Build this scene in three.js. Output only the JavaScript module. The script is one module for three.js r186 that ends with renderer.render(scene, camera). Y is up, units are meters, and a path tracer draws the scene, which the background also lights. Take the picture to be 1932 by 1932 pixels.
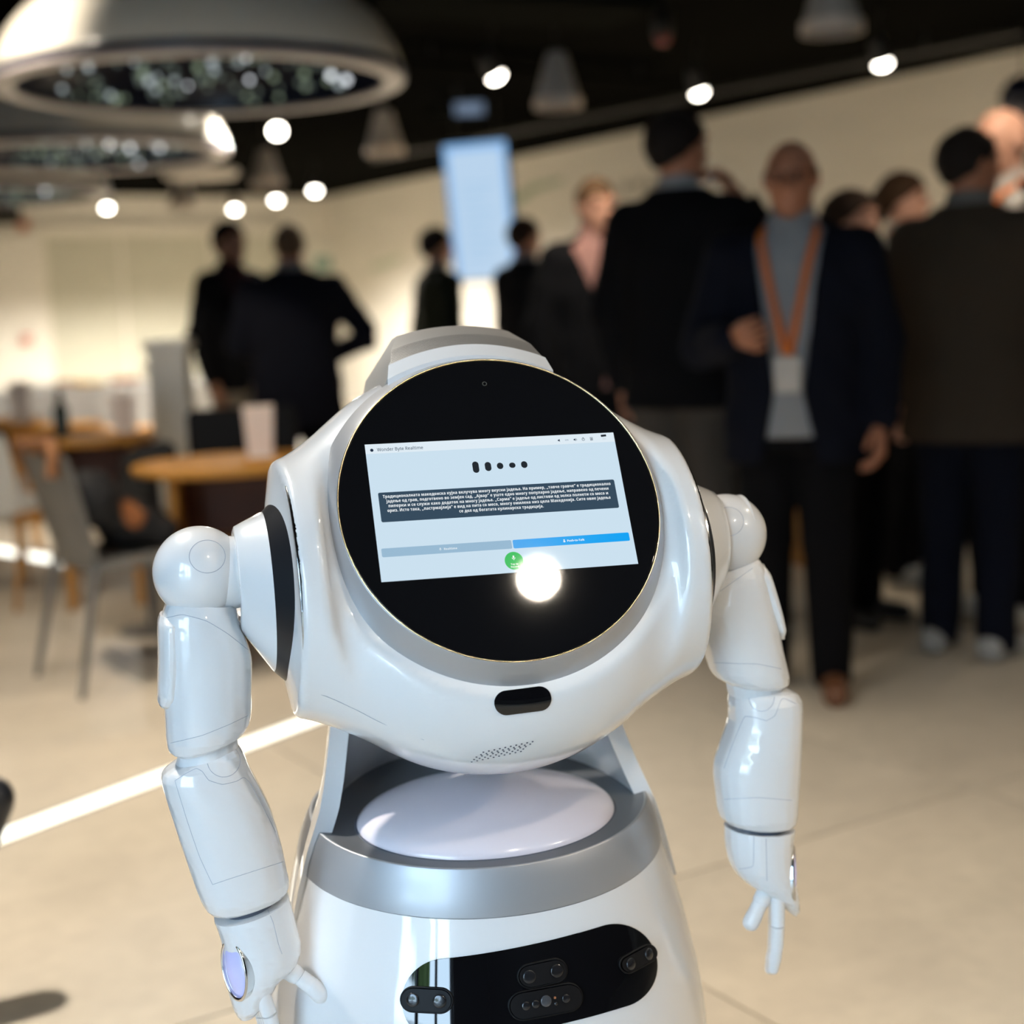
import * as THREE from 'three';
import { mergeGeometries, toCreasedNormals } from 'three/addons/utils/BufferGeometryUtils.js';
import { RoundedBoxGeometry } from 'three/addons/geometries/RoundedBoxGeometry.js';
import { RectAreaLightUniformsLib } from 'three/addons/lights/RectAreaLightUniformsLib.js';

// ---------------------------------------------------------------- camera, sky, exposure
const V = (x, y, z) => new THREE.Vector3(x, y, z);
const R = (d) => d * Math.PI / 180;
const scene = new THREE.Scene();
const renderer = new THREE.WebGLRenderer({ antialias: true });
renderer.toneMapping = THREE.LinearToneMapping;
renderer.toneMappingExposure = 1.0;
renderer.shadowMap.enabled = true;
RectAreaLightUniformsLib.init();
const F = 2800, AZ = R(31.8), CAMH = 1.2;
const camera = new THREE.PerspectiveCamera(2 * Math.atan(966 / F) * 180 / Math.PI, 1, 0.05, 200);
camera.rotation.order = 'YXZ';
camera.position.set(0, CAMH, 0);
camera.rotation.set(-Math.atan(373 / F), -AZ, R(-2.5));
camera.updateMatrixWorld(true);
camera.focus = 1.47;
camera.userData.fStop = 2.5;
const SKY_RGB = [6.7, 10.3, 15.0];
{
  // plain overcast sky, a little paler towards the horizon all round
  const w = 32, h = 64, d = new Float32Array(w * h * 4);
  for (let j = 0; j < h; j++) for (let i = 0; i < w; i++) {
    const e = Math.max(0, (j + 0.5) / h * 2 - 1), k = (j * w + i) * 4, t = Math.exp(-e * 3.5);
    d[k] = SKY_RGB[0] * (1 + 0.35 * t); d[k + 1] = SKY_RGB[1] * (1 + 0.18 * t); d[k + 2] = SKY_RGB[2]; d[k + 3] = 1;
  }
  const t = new THREE.DataTexture(d, w, h, THREE.RGBAFormat, THREE.FloatType);
  t.mapping = THREE.EquirectangularReflectionMapping; t.magFilter = THREE.LinearFilter; t.colorSpace = THREE.LinearSRGBColorSpace; t.needsUpdate = true;
  scene.background = t;
}
// a pixel of the 1932 x 1932 photograph gives a direction; the distance comes from the plane it lies on
const camM = camera.matrixWorld.clone(), CP = camera.position.clone();
const ray = (x, y) => V((x - 966) / F, -(y - 966) / F, -1).transformDirection(camM);
const onY = (x, y, h) => { const d = ray(x, y); return CP.clone().addScaledVector(d, (h - CAMH) / d.y); };
const onPlane = (x, y, p0, n) => { const d = ray(x, y); return CP.clone().addScaledVector(d, p0.clone().sub(CP).dot(n) / d.dot(n)); };
const camF = V(0, 0, -1).transformDirection(camM), camRight = V(Math.cos(AZ), 0, Math.sin(AZ));
const atDepth = (x, y, dist) => { const d = ray(x, y); return CP.clone().addScaledVector(d, dist / d.dot(camF)); };

// ---------------------------------------------------------------- helpers
let seed = 7;
const rnd = () => { seed = (seed * 1664525 + 1013904223) >>> 0; return seed / 4294967296; };
const taken = new Map();
function numbered(n) { const k = taken.get(n) ?? 0; taken.set(n, k + 1); return k ? `${n}_${String(k).padStart(3, '0')}` : n; }
function tag(o, label, category, group, kind) {
  o.userData.label = label; o.userData.category = category;
  if (group) o.userData.group = group;
  if (kind) o.userData.kind = kind;
  return o;
}
function thing(name, label, category, pos = V(0, 0, 0), turn = 0, group) {
  const o = new THREE.Group(); o.name = numbered(name); o.position.copy(pos); o.rotation.y = turn; scene.add(o);
  return tag(o, label, category, group);
}
function part(name, geo, mat, parent = scene, label) {
  const m = new THREE.Mesh(geo, mat); m.name = parent === scene ? numbered(name) : name; m.castShadow = m.receiveShadow = true; parent.add(m);
  if (label) m.userData.label = label;
  return m;
}
function structure(name, geo, mat, label, category) {
  const m = part(name, geo, mat); m.name = name; m.userData.kind = 'structure'; m.userData.label = label; m.userData.category = category; return m;
}
const clean = (g) => { const q = g.index ? g.toNonIndexed() : g.clone(); for (const k of Object.keys(q.attributes)) if (!['position', 'normal', 'uv'].includes(k)) q.deleteAttribute(k); if (!q.attributes.uv) q.setAttribute('uv', new THREE.BufferAttribute(new Float32Array(q.attributes.position.count * 2), 2)); return q; };
const merge = (...gs) => mergeGeometries(gs.flat().map(clean));
const box = (w, h, d, x = 0, y = 0, z = 0) => new THREE.BoxGeometry(w, h, d).translate(x, y, z);
const rbox = (w, h, d, r = 0.01, x = 0, y = 0, z = 0) => new RoundedBoxGeometry(w, h, d, 2, r).translate(x, y, z);
const lathe = (pts, n = 48) => new THREE.LatheGeometry(pts.map(([r, y]) => new THREE.Vector2(r, y)), n);
function bar(a, b, r0, r1 = r0, n = 16) {           // tapered rod between two points
  const d = b.clone().sub(a), g = new THREE.CylinderGeometry(r1, r0, d.length(), n, 1);
  g.applyQuaternion(new THREE.Quaternion().setFromUnitVectors(V(0, 1, 0), d.normalize()));
  return g.translate((a.x + b.x) / 2, (a.y + b.y) / 2, (a.z + b.z) / 2);
}
const tube = (pts, r, n = 24, m = 8, closed = false) => new THREE.TubeGeometry(new THREE.CatmullRomCurve3(pts, closed), n, r, m, closed);
const lerp = (a, b, t) => a + (b - a) * t;
const sm = (t) => { t = Math.min(1, Math.max(0, t)); return t * t * (3 - 2 * t); };
function table(rows, y) { // piecewise linear rows [y, a, b ...]
  if (y <= rows[0][0]) return rows[0].slice(1);
  for (let i = 1; i < rows.length; i++) if (y <= rows[i][0]) { const t = (y - rows[i - 1][0]) / (rows[i][0] - rows[i - 1][0]); return rows[i].slice(1).map((v, k) => lerp(rows[i - 1][k + 1], v, t)); }
  return rows[rows.length - 1].slice(1);
}
// distance-field helpers
const smin = (a, b, k) => { const h = Math.max(k - Math.abs(a - b), 0) / k; return Math.min(a, b) - h * h * k * 0.25; };
const smax = (a, b, k) => -smin(-a, -b, k);
function cap(x, y, z, a, b, ra, rb) {
  const bx = b[0] - a[0], by = b[1] - a[1], bz = b[2] - a[2], px = x - a[0], py = y - a[1], pz = z - a[2];
  const t = Math.min(1, Math.max(0, (px * bx + py * by + pz * bz) / (bx * bx + by * by + bz * bz + 1e-12)));
  return Math.hypot(px - bx * t, py - by * t, pz - bz * t) - (ra + (rb - ra) * t);
}
function ell(x, y, z, c, r) {
  const a = (x - c[0]) / r[0], b = (y - c[1]) / r[1], d = (z - c[2]) / r[2], k = Math.hypot(a, b, d);
  const g = Math.hypot(a / r[0], b / r[1], d / r[2]); return g < 1e-9 ? -Math.min(...r) : k * (k - 1) / g;
}
// surface nets: a distance field becomes a smooth mesh with exact normals
function field(f, lo, hi, cell) {
  const nx = Math.ceil((hi[0] - lo[0]) / cell) + 1, ny = Math.ceil((hi[1] - lo[1]) / cell) + 1, nz = Math.ceil((hi[2] - lo[2]) / cell) + 1;
  const v = new Float32Array(nx * ny * nz), id = new Int32Array(nx * ny * nz).fill(-1), at = (i, j, k) => (k * ny + j) * nx + i;
  for (let k = 0; k < nz; k++) for (let j = 0; j < ny; j++) for (let i = 0; i < nx; i++) v[at(i, j, k)] = f(lo[0] + i * cell, lo[1] + j * cell, lo[2] + k * cell);
  const P = [], N = [], I = [], e = cell * 0.05;
  for (let k = 0; k < nz - 1; k++) for (let j = 0; j < ny - 1; j++) for (let i = 0; i < nx - 1; i++) {
    let s = 0, cx = 0, cy = 0, cz = 0, m = 0;
    const q = [];
    for (let c = 0; c < 8; c++) { const w = v[at(i + (c & 1), j + (c >> 1 & 1), k + (c >> 2))]; q.push(w); if (w < 0) s |= 1 << c; }
    if (s === 0 || s === 255) continue;
    for (let c = 0; c < 8; c++) for (const b of [1, 2, 4]) if (!(c & b)) {
      const d = c | b; if ((q[c] < 0) === (q[d] < 0)) continue;
      const t = q[c] / (q[c] - q[d]); m++;
      cx += (c & 1) + (b === 1 ? t : 0); cy += (c >> 1 & 1) + (b === 2 ? t : 0); cz += (c >> 2) + (b === 4 ? t : 0);
    }
    let x = lo[0] + (i + cx / m) * cell, y = lo[1] + (j + cy / m) * cell, z = lo[2] + (k + cz / m) * cell, gx = 0, gy = 0, gz = 0;
    for (let it = 0; it < 2; it++) {
      const w = f(x, y, z);
      gx = (f(x + e, y, z) - f(x - e, y, z)) / (2 * e); gy = (f(x, y + e, z) - f(x, y - e, z)) / (2 * e); gz = (f(x, y, z + e) - f(x, y, z - e)) / (2 * e);
      const g2 = Math.max(0.05, gx * gx + gy * gy + gz * gz), st = Math.max(-cell * 0.6, Math.min(cell * 0.6, w / Math.sqrt(g2))) / Math.sqrt(g2);
      x -= gx * st; y -= gy * st; z -= gz * st;
    }
    const g = Math.hypot(gx, gy, gz) || 1;
    id[at(i, j, k)] = P.length / 3; P.push(x, y, z); N.push(gx / g, gy / g, gz / g);
  }
  const quad = (a, b, c, d, flip) => { if (a < 0 || b < 0 || c < 0 || d < 0) return; if (flip) I.push(a, c, b, a, d, c); else I.push(a, b, c, a, c, d); };
  for (let k = 1; k < nz - 1; k++) for (let j = 1; j < ny - 1; j++) for (let i = 1; i < nx - 1; i++) {
    const w = v[at(i, j, k)] < 0;
    if (w !== v[at(i + 1, j, k)] < 0) quad(id[at(i, j - 1, k - 1)], id[at(i, j, k - 1)], id[at(i, j, k)], id[at(i, j - 1, k)], !w);
    if (w !== v[at(i, j + 1, k)] < 0) quad(id[at(i - 1, j, k - 1)], id[at(i - 1, j, k)], id[at(i, j, k)], id[at(i, j, k - 1)], !w);
    if (w !== v[at(i, j, k + 1)] < 0) quad(id[at(i - 1, j - 1, k)], id[at(i, j - 1, k)], id[at(i, j, k)], id[at(i - 1, j, k)], !w);
  }
  const g = new THREE.BufferGeometry();
  g.setAttribute('position', new THREE.Float32BufferAttribute(P, 3)); g.setAttribute('normal', new THREE.Float32BufferAttribute(N, 3));
  g.setIndex(I); return g;
}
// ---------------------------------------------------------------- textures and materials
function noiseTex(size, fn, srgb = true) {
  const d = new Uint8Array(size * size * 4);
  for (let j = 0; j < size; j++) for (let i = 0; i < size; i++) { const c = fn(i / size, j / size), k = (j * size + i) * 4; d[k] = c[0]; d[k + 1] = c[1]; d[k + 2] = c[2]; d[k + 3] = 255; }
  const t = new THREE.DataTexture(d, size, size); t.wrapS = t.wrapT = THREE.RepeatWrapping; t.magFilter = THREE.LinearFilter; t.minFilter = THREE.LinearMipmapLinearFilter; t.generateMipmaps = true;
  if (srgb) t.colorSpace = THREE.SRGBColorSpace; t.needsUpdate = true; return t;
}
const lattice = Float32Array.from({ length: 65536 }, rnd);
function vnoise(x, y, per) { // periodic value noise
  const i = Math.floor(x), j = Math.floor(y), u = sm(x - i), w = sm(y - j), L = (a, b) => lattice[((((b % per) + per) % per) * 211 + (((a % per) + per) % per) * 7) & 65535];
  return lerp(lerp(L(i, j), L(i + 1, j), u), lerp(L(i, j + 1), L(i + 1, j + 1), u), w);
}
const fbm = (x, y, per, oct = 4) => { let s = 0, a = 0.5, f = 1; for (let o = 0; o < oct; o++) { s += a * vnoise(x * f, y * f, per * f); f *= 2; a *= 0.5; } return s; };
const woodTex = noiseTex(256, (u, v) => { const g = fbm(u * 4, v * 48, 4, 3), b = fbm(u * 4, v * 4, 4, 3), k = 0.78 + 0.3 * g + 0.14 * (b - 0.5); return [206 * k, 146 * k, 68 * k]; });
const stoneTex = noiseTex(512, (u, v) => { const b = fbm(u * 5, v * 5, 5, 5), f = fbm(u * 64, v * 64, 64, 2), s = fbm(u * 3 + 9, v * 22, 3, 3), k = 0.86 + 0.16 * b + 0.07 * f + 0.07 * s; return [216 * k, 203 * k, 182 * k]; });
const plasterTex = noiseTex(256, (u, v) => { const k = 0.93 + 0.07 * fbm(u * 24, v * 24, 24, 4); return [228 * k, 224 * k, 214 * k]; });
const clothTex = noiseTex(128, (u, v) => { const k = 0.8 + 0.25 * vnoise(u * 64, v * 8, 64) * vnoise(u * 8, v * 64, 64) + 0.1 * fbm(u * 8, v * 8, 8, 3); return [230 * k, 230 * k, 230 * k]; });
const std = (color, roughness = 0.6, extra = {}) => new THREE.MeshStandardMaterial({ color, roughness, ...extra });
const phys = (color, roughness, extra = {}) => new THREE.MeshPhysicalMaterial({ color, roughness, ...extra });
const rgb = (r, g, b) => new THREE.Color().setRGB(r, g, b);
const glow = (r, g, b, k) => new THREE.MeshStandardMaterial({ color: 0x111111, roughness: 0.5, emissive: rgb(r, g, b), emissiveIntensity: k });
const M = {
  white: phys(rgb(0.80, 0.80, 0.80), 0.32, { clearcoat: 1, clearcoatRoughness: 0.03 }),
  whiteSoft: phys(rgb(0.78, 0.78, 0.78), 0.45, { clearcoat: 0.25, clearcoatRoughness: 0.3 }),
  seam: std(rgb(0.10, 0.11, 0.14), 0.7), seamLight: std(rgb(0.40, 0.43, 0.50), 0.7),
  silver: phys(rgb(0.46, 0.47, 0.49), 0.46, { metalness: 0.6, clearcoat: 0.35, clearcoatRoughness: 0.15 }),
  silverDark: phys(rgb(0.20, 0.21, 0.225), 0.42, { metalness: 0.6 }),
  chrome: phys(rgb(0.75, 0.74, 0.72), 0.12, { metalness: 1 }),
  grille: phys(rgb(0.50, 0.48, 0.45), 0.45, { metalness: 0.5 }),
  glass: phys(rgb(0.006, 0.006, 0.007), 0.03, { clearcoat: 0 }),
  panelGlass: phys(rgb(0.004, 0.004, 0.005), 0.02, { specularIntensity: 1, ior: 1.7 }),
  blackSatin: phys(rgb(0.008, 0.009, 0.012), 0.38), podBlack: phys(rgb(0.006, 0.006, 0.007), 0.5, { specularIntensity: 0.4 }),
  blackMatte: phys(rgb(0.009, 0.009, 0.010), 0.75, { specularIntensity: 0.3 }),
  lens: phys(rgb(0.01, 0.01, 0.012), 0.05, { clearcoat: 1 }),
  milk: phys(rgb(0.84, 0.78, 0.84), 0.3, { clearcoat: 0.6, clearcoatRoughness: 0.1 }),
  wood: phys(0xffffff, 0.65, { map: woodTex, specularIntensity: 0.3 }),
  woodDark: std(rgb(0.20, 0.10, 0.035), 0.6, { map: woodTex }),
  stone: phys(0xffffff, 0.48, { map: stoneTex, specularIntensity: 0.45 }),
  grout: std(rgb(0.30, 0.27, 0.23), 0.9),
  plaster: std(0xffffff, 0.85, { map: plasterTex }),
  plasterGrey: std(rgb(0.72, 0.74, 0.68), 0.7, { map: plasterTex }),
  ceilBlack: phys(rgb(0.004, 0.004, 0.0035), 0.95, { ior: 1.01 }),
  ceilGrey: phys(rgb(0.009, 0.0095, 0.008), 0.9, { ior: 1.02 }),
  cone: std(rgb(0.42, 0.39, 0.36), 0.55),
  domeShell: phys(rgb(0.62, 0.59, 0.52), 0.35, { clearcoat: 0.6, clearcoatRoughness: 0.15 }),
  domeRim: phys(rgb(0.42, 0.38, 0.38), 0.35),
  navy: phys(rgb(0.006, 0.010, 0.030), 0.3),
  lampBody: std(rgb(0.02, 0.02, 0.02), 0.5),
  lampGlow: glow(1, 0.93, 0.80, 26),
  strip: glow(1, 0.98, 0.86, 2.6),
  cloth: std(rgb(0.82, 0.80, 0.76), 0.85, { map: clothTex }),
  greyPlastic: std(rgb(0.17, 0.155, 0.135), 0.5),
  greyMetal: std(rgb(0.16, 0.15, 0.135), 0.45, { metalness: 0.3 }),
  whitePlastic: std(rgb(0.72, 0.70, 0.64), 0.45),
  card: std(rgb(0.72, 0.60, 0.52), 0.7),
};
// ---------------------------------------------------------------- the room
const X0 = -2.3, X1 = 9.7, Z0 = -20.5, Z1 = 5, HC = 3.05, TH = 0.2;
{
  const floor = structure('floor', box(X1 - X0 + 2 * TH, 0.2, Z1 - Z0 + 2 * TH, (X0 + X1) / 2, -0.112, (Z0 + Z1) / 2), M.grout, 'beige stone slab floor with fine grey joints', 'floor');
  const tw = 1.2, td = 2.4, variants = [];
  for (let k = 0; k < 6; k++) { // one slab shape, six cuts of stone
    const g = new THREE.BoxGeometry(tw - 0.006, 0.012, td - 0.006), uv = g.attributes.uv, du = rnd(), dv = rnd();
    for (let i = 0; i < uv.count; i++) uv.setXY(i, uv.getX(i) * 0.6 + du, uv.getY(i) * 1.2 + dv);
    variants.push(g);
  }
  const tones = [0, 1, 2, 3].map((k) => { const m = M.stone.clone(); m.color.setScalar(0.93 + 0.02 * k); return m; });
  for (let x = 1.58 + tw / 2 - 5 * tw; x - tw / 2 < X1; x += tw) for (let z = -2.4 - td / 2 + 4 * td; z + td / 2 > Z0; z -= td) {
    const xa = Math.max(X0, x - tw / 2), xb = Math.min(X1, x + tw / 2), za = Math.max(Z0, z - td / 2), zb = Math.min(Z1, z + td / 2);
    if (xb - xa < 0.05 || zb - za < 0.05) continue;
    const t = part('floor_tile', variants[Math.floor(rnd() * 6)], tones[Math.floor(rnd() * 4)], floor);
    t.position.set((xa + xb) / 2, -0.006, (za + zb) / 2); t.scale.set((xb - xa) / tw, 1, (zb - za) / td);
  }
  structure('ceiling', box(X1 - X0 + 2 * TH, 0.2, Z1 - Z0 + 2 * TH, (X0 + X1) / 2, HC + 0.1, (Z0 + Z1) / 2), M.ceilBlack, 'matt black open ceiling', 'ceiling');
  const wr = structure('wall_right', box(TH, HC, Z1 - Z0, X1 + TH / 2, HC / 2, (Z0 + Z1) / 2), M.plaster, 'long off-white wall washed by ceiling spots', 'wall');
  const wf = structure('wall_far', box(X1 - X0, HC, TH, (X0 + X1) / 2, HC / 2, Z0 - TH / 2), M.plaster, 'off-white far wall with tall sliding panels', 'wall');
  structure('wall_back', box(X1 - X0, HC, TH, (X0 + X1) / 2, HC / 2, Z1 + TH / 2), std(rgb(0.05, 0.045, 0.04), 0.7), 'dark wall behind the camera', 'wall');
  // tall panels on the far wall
  const wallPt = (x, y) => onPlane(x, y, V(0, 0, Z0), V(0, 0, 1));
  const zoneX = (x) => wallPt(x, 560).x;
  const panels = [[-60, 84, 0.10, M.plaster, 2.55], [92, 232, 0.02, M.plasterGrey, 2.5], [236, 400, 0.02, M.plasterGrey, 2.5], [404, 560, 0.02, M.plasterGrey, 2.5]];
  for (const [a, b, d, m, h] of panels) { const xa = zoneX(a), xb = zoneX(b); part('wall_panel', rbox(xb - xa - 0.02, h, d, 0.008, (xa + xb) / 2, h / 2, Z0 + d / 2), m, wf); }
  part('wall_rail', box(7, 0.07, 0.06, 5.5, 2.62, Z0 + 0.03), M.plaster, wf);
  // printed graphics on the right wall
  const wp = (x, y, o = 0.004) => onPlane(x, y, V(X1 - o, 0, 0), V(1, 0, 0));
  const print = (name, pxs, color) => {
    const pts = pxs.map(([x, y]) => wp(x, y)), sh = new THREE.Shape(pts.map((p) => new THREE.Vector2(p.z, p.y)));
    const g = new THREE.ExtrudeGeometry(sh, { depth: 0.003, bevelEnabled: false });
    const q = g.attributes.position; for (let i = 0; i < q.count; i++) q.setXYZ(i, X1 - 0.002 - q.getZ(i), q.getY(i), q.getX(i));
    g.computeVertexNormals(); part(name, g, new THREE.MeshStandardMaterial({ color, roughness: 0.8, side: THREE.DoubleSide }), wr);
  };
  print('wall_print', [[965, 372], [1000, 350], [1060, 334], [1062, 344], [1005, 364], [975, 392]], rgb(0.36, 0.44, 0.34));
  print('wall_print', [[700, 500], [755, 482], [756, 492], [702, 512]], rgb(0.5, 0.56, 0.44));
  for (const [cx, cy] of [[1180, 352], [1204, 346], [1228, 350], [1350, 372], [1374, 366], [1392, 376]])
    print('wall_print', [[cx - 9, cy + 8], [cx - 6, cy - 9], [cx - 2, cy - 10], [cx - 1, cy + 2], [cx + 5, cy - 8], [cx + 9, cy - 7], [cx + 7, cy + 9], [cx + 3, cy + 10], [cx + 2, cy + 4], [cx - 3, cy + 11]], rgb(0.32, 0.31, 0.27));
  // window wall to the left of the camera
  const wa = -0.4, wb = 1.95, ya = 0.12, yb = 2.8;
  structure('wall_left', merge(box(TH, HC, wa - Z0, X0 - TH / 2, HC / 2, (wa + Z0) / 2), box(TH, HC, Z1 - wb, X0 - TH / 2, HC / 2, (wb + Z1) / 2), box(TH, ya, wb - wa, X0 - TH / 2, ya / 2, (wa + wb) / 2), box(TH, HC - yb, wb - wa, X0 - TH / 2, (HC + yb) / 2, (wa + wb) / 2)), std(rgb(0.06, 0.055, 0.05), 0.7), 'dark wall round the shop window', 'wall');
  const win = new THREE.Group(); win.name = 'window_1'; win.userData = { kind: 'structure', label: 'wide shop window with slim dark mullions', category: 'window' }; scene.add(win);
  const dark = std(rgb(0.03, 0.03, 0.035), 0.5), n = 3, pw = (wb - wa) / n;
  part('window_frame', merge(box(0.08, 0.06, wb - wa, X0 - 0.1, ya + 0.03, (wa + wb) / 2), box(0.08, 0.06, wb - wa, X0 - 0.1, yb - 0.03, (wa + wb) / 2)), dark, win);
  const paneG = new THREE.PlaneGeometry(pw - 0.06, yb - ya - 0.12).rotateY(Math.PI / 2), paneM = phys(rgb(1, 1, 1), 0, { transmission: 1, thickness: 0, ior: 1.45 });
  for (let k = 0; k <= n; k++) part('mullion', box(0.08, yb - ya, 0.06, X0 - 0.1, (ya + yb) / 2, wa + k * pw), dark, win);
  for (let k = 0; k < n; k++) { const p = part('window_pane', paneG, paneM, win); p.position.set(X0 - 0.1, (ya + yb) / 2, wa + (k + 0.5) * pw); }
  structure('ground_outside', box(40, 0.1, 60, X0 - TH - 20, -0.2, 0), std(rgb(0.30, 0.30, 0.29), 0.9), 'grey pavement outside the window', 'ground');
}
// ---------------------------------------------------------------- ceiling fittings
function spotLamp(p, target, power, seen = true, ang = 38, pen = 0.7, tint = rgb(1, 0.87, 0.70), label = 'black ceiling spotlight over the front of the room') {
  const g = thing('ceiling_spotlight', label, 'spotlight', p, 0, 'ceiling spotlights');
  const d = target.clone().sub(p).normalize(), q = new THREE.Quaternion().setFromUnitVectors(V(0, -1, 0), d);
  part('housing', merge(lathe([[0.001, 0.16], [0.045, 0.155], [0.056, 0.12], [0.056, 0], [0.053, -0.002]], 24)).applyQuaternion(q), M.lampBody, g);
  part('stem', bar(V(0, 0.1, 0).applyQuaternion(q), V(0, HC - p.y, 0), 0.008), M.lampBody, g);
  part('lamp_face', lathe([[0.0505, 0.002], [0.049, -0.012], [0.035, -0.028], [0.015, -0.036], [0.001, -0.038]], 24).applyQuaternion(q), M.lampGlow, g);
  const l = new THREE.SpotLight(tint, power, 0, R(ang), pen); l.name = 'spot_beam';
  l.position.copy(d).multiplyScalar(0.06); l.castShadow = true; l.shadow.radius = 2.2; g.add(l);
  l.target.position.copy(d).multiplyScalar(2); g.add(l.target);
  return g;
}
const lampPx = [[935, 142, 'glowing ceiling spotlight up above the hanging display'], [1319, 173, 'glowing ceiling spotlight above the person raising a glass'], [1665, 118, 'glowing ceiling spotlight above the person in a white blouse'], [523, 247, 'glowing ceiling spotlight just under the edge of the largest dome'], [202, 391, 'far glowing ceiling spotlight under the second dome pendant'], [443, 394, 'far glowing ceiling spotlight above the person in light trousers'], [521, 377, 'far glowing ceiling spotlight above the long navy coat'], [594, 359, 'far glowing ceiling spotlight nearest the corner of the white walls']];
lampPx.forEach(([x, y, lab], i) => {
  const p = onY(x, y, 2.7), t = i < 3 ? V(p.x + (X1 - p.x) * 0.35, 0, p.z) : V(p.x, 0, p.z).lerp(V(0.6, 0.6, -0.9), i === 3 ? 0.25 : 0.03);
  spotLamp(p, t, i < 3 ? 40 : i === 3 ? 20 : 34, true, i < 4 ? 46 : 80, i < 3 ? 0.35 : i === 3 ? 0.9 : 0.3, i < 3 ? rgb(1, 0.89, 0.74) : rgb(1, 0.93, 0.82), lab);
});
{
  // out of view: the rest of the spots on the tracks
  for (const [x, y, w] of [[230, 150, 24], [470, 150, 20]]) { const p = onY(x, y, 2.7); spotLamp(p, V(p.x, 0, p.z - 0.9), w, false, 52, 0.9, rgb(1, 0.92, 0.8)); }
  for (const [x, z, tx, tz, w] of [[1.8, -4.4, 1.4, -4.6, 4], [0.5, -4.6, 0.9, -5.4, 14], [4.9, -3.0, 5.0, -3.8, 1.5], [2.9, -0.8, 2.5, -0.9, 9], [0.2, -2.5, 0.5, -2.7, 26], [5.4, -0.6, 5.0, -1.2, 3], [2.6, 1.4, 1.6, 0.0, 10]])
    spotLamp(V(x, 2.7, z), V(tx, 0, tz), w, false, 56, 1, w > 20 ? rgb(1, 0.93, 0.83) : undefined);
}
function cordTo(g, y0, r = 0.006) { part('cord', bar(V(0, y0, 0), V(0, HC - g.position.y, 0), r, r, 8), M.lampBody, g); }
function coneLamp(x, y, label) {
  const p = onY(x, y, 2.4), g = thing('cone_pendant', label, 'pendant lamp', p, 0, 'cone pendants');
  part('shade', merge(lathe([[0.138, 0], [0.14, 0.02], [0.062, 0.30], [0.05, 0.32], [0.001, 0.322]], 40), lathe([[0.001, 0.30], [0.056, 0.295], [0.13, 0.012], [0.138, 0]], 40)), M.cone, g);
  part('shade_rim', lathe([[0.134, -0.002], [0.143, -0.002], [0.143, 0.05], [0.139, 0.051]], 40), std(rgb(0.72, 0.62, 0.54), 0.6), g, 'cream rim band');
  part('bulb', new THREE.SphereGeometry(0.035, 16, 12).translate(0, 0.16, 0), std(rgb(0.8, 0.78, 0.7), 0.4), g);
  cordTo(g, 0.32);
}
for (const [x, y, l] of [[1053, 203, 'grey cone pendant lamp with cream rim above the pink shirt'], [1570, 62, 'grey cone pendant lamp with cream rim above the orange lanyard'], [727, 291, 'grey cone pendant lamp with cream rim next to the hanging display'], [505, 350, 'grey cone pendant lamp with cream rim above the broad navy coat'], [345, 392, 'grey cone pendant lamp with cream rim beneath the wide flat pendant']]) coneLamp(x, y, l);
{
  const p = onY(380, 335, 2.4), g = thing('disc_pendant', 'wide flat pale pendant lamp behind the cone pendants', 'pendant lamp', p);
  part('shade', lathe([[0.001, 0.0], [0.28, 0], [0.31, 0.03], [0.30, 0.055], [0.10, 0.075], [0.05, 0.16], [0.02, 0.17], [0.001, 0.17]], 48), std(rgb(0.62, 0.57, 0.5), 0.6), g); cordTo(g, 0.17);
}
function domeLamp(x, y, h, r, label) {
  const p = onY(x, y, h), g = thing('dome_pendant', label, 'pendant lamp', p, 0, 'dome pendants'), ht = 0.57 * r / 0.93, o = [], inn = [];
  for (let k = 0; k <= 20; k++) { const a = k / 20 * Math.PI / 2; o.push([Math.max(0.001, r * Math.cos(a)), ht * Math.sin(a)]); inn.push([Math.max(0.001, r * 0.9 * Math.cos(a)), ht * 0.9 * Math.sin(a) + 0.005]); }
  part('shell', lathe(o, 96), M.domeShell, g, 'glossy off-white outer shell');
  part('inner_shell', lathe(inn, 96), M.navy, g, 'dark navy inside');
  part('rim', lathe([[r * 0.90, 0.006], [r * 0.905, -0.012], [r * 0.99, -0.012], [r * 1.002, 0], [r * 1.0, 0.012]], 96), M.domeRim, g, 'grey rim');
  part('rim_trim', lathe([[r * 1.001, 0.012], [r * 1.006, 0.02], [r * 1.004, 0.045], [r * 0.997, 0.05]], 96), M.navy, g);
  cordTo(g, ht, 0.02);
  const mats = [glow(0.75, 0.95, 0.80, 0.16), glow(0.80, 0.92, 0.95, 0.7), glow(0.9, 0.95, 1, 1.9), glow(0.75, 0.95, 0.65, 0.36)], sg = new THREE.OctahedronGeometry(0.014, 1);
  for (let k = 0; k < 96; k++) {
    const a = rnd() * Math.PI * 2, t = Math.sqrt(rnd()) * 0.86 * r * 0.9, u = rnd();
    const s = part('star_light', sg, mats[u < 0.56 ? 0 : u < 0.82 ? 3 : u < 0.96 ? 1 : 2], g);
    s.position.set(t * Math.cos(a), 0.004 + 0.10 * rnd() * (1 - t / r), t * Math.sin(a)); const k2 = 0.6 + 0.7 * rnd(); s.scale.setScalar(k2);
  }
}
const domeH = 2.3;
domeLamp(383, 163, domeH, 0.93, 'glossy off-white dome pendant with starry navy inside, largest of the domes');
domeLamp(150, 296, domeH, 0.93, 'off-white dome pendant hanging behind the largest dome');
domeLamp(-20, 372, domeH, 0.93, 'farthest off-white dome pendant beyond the second dome');
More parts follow.
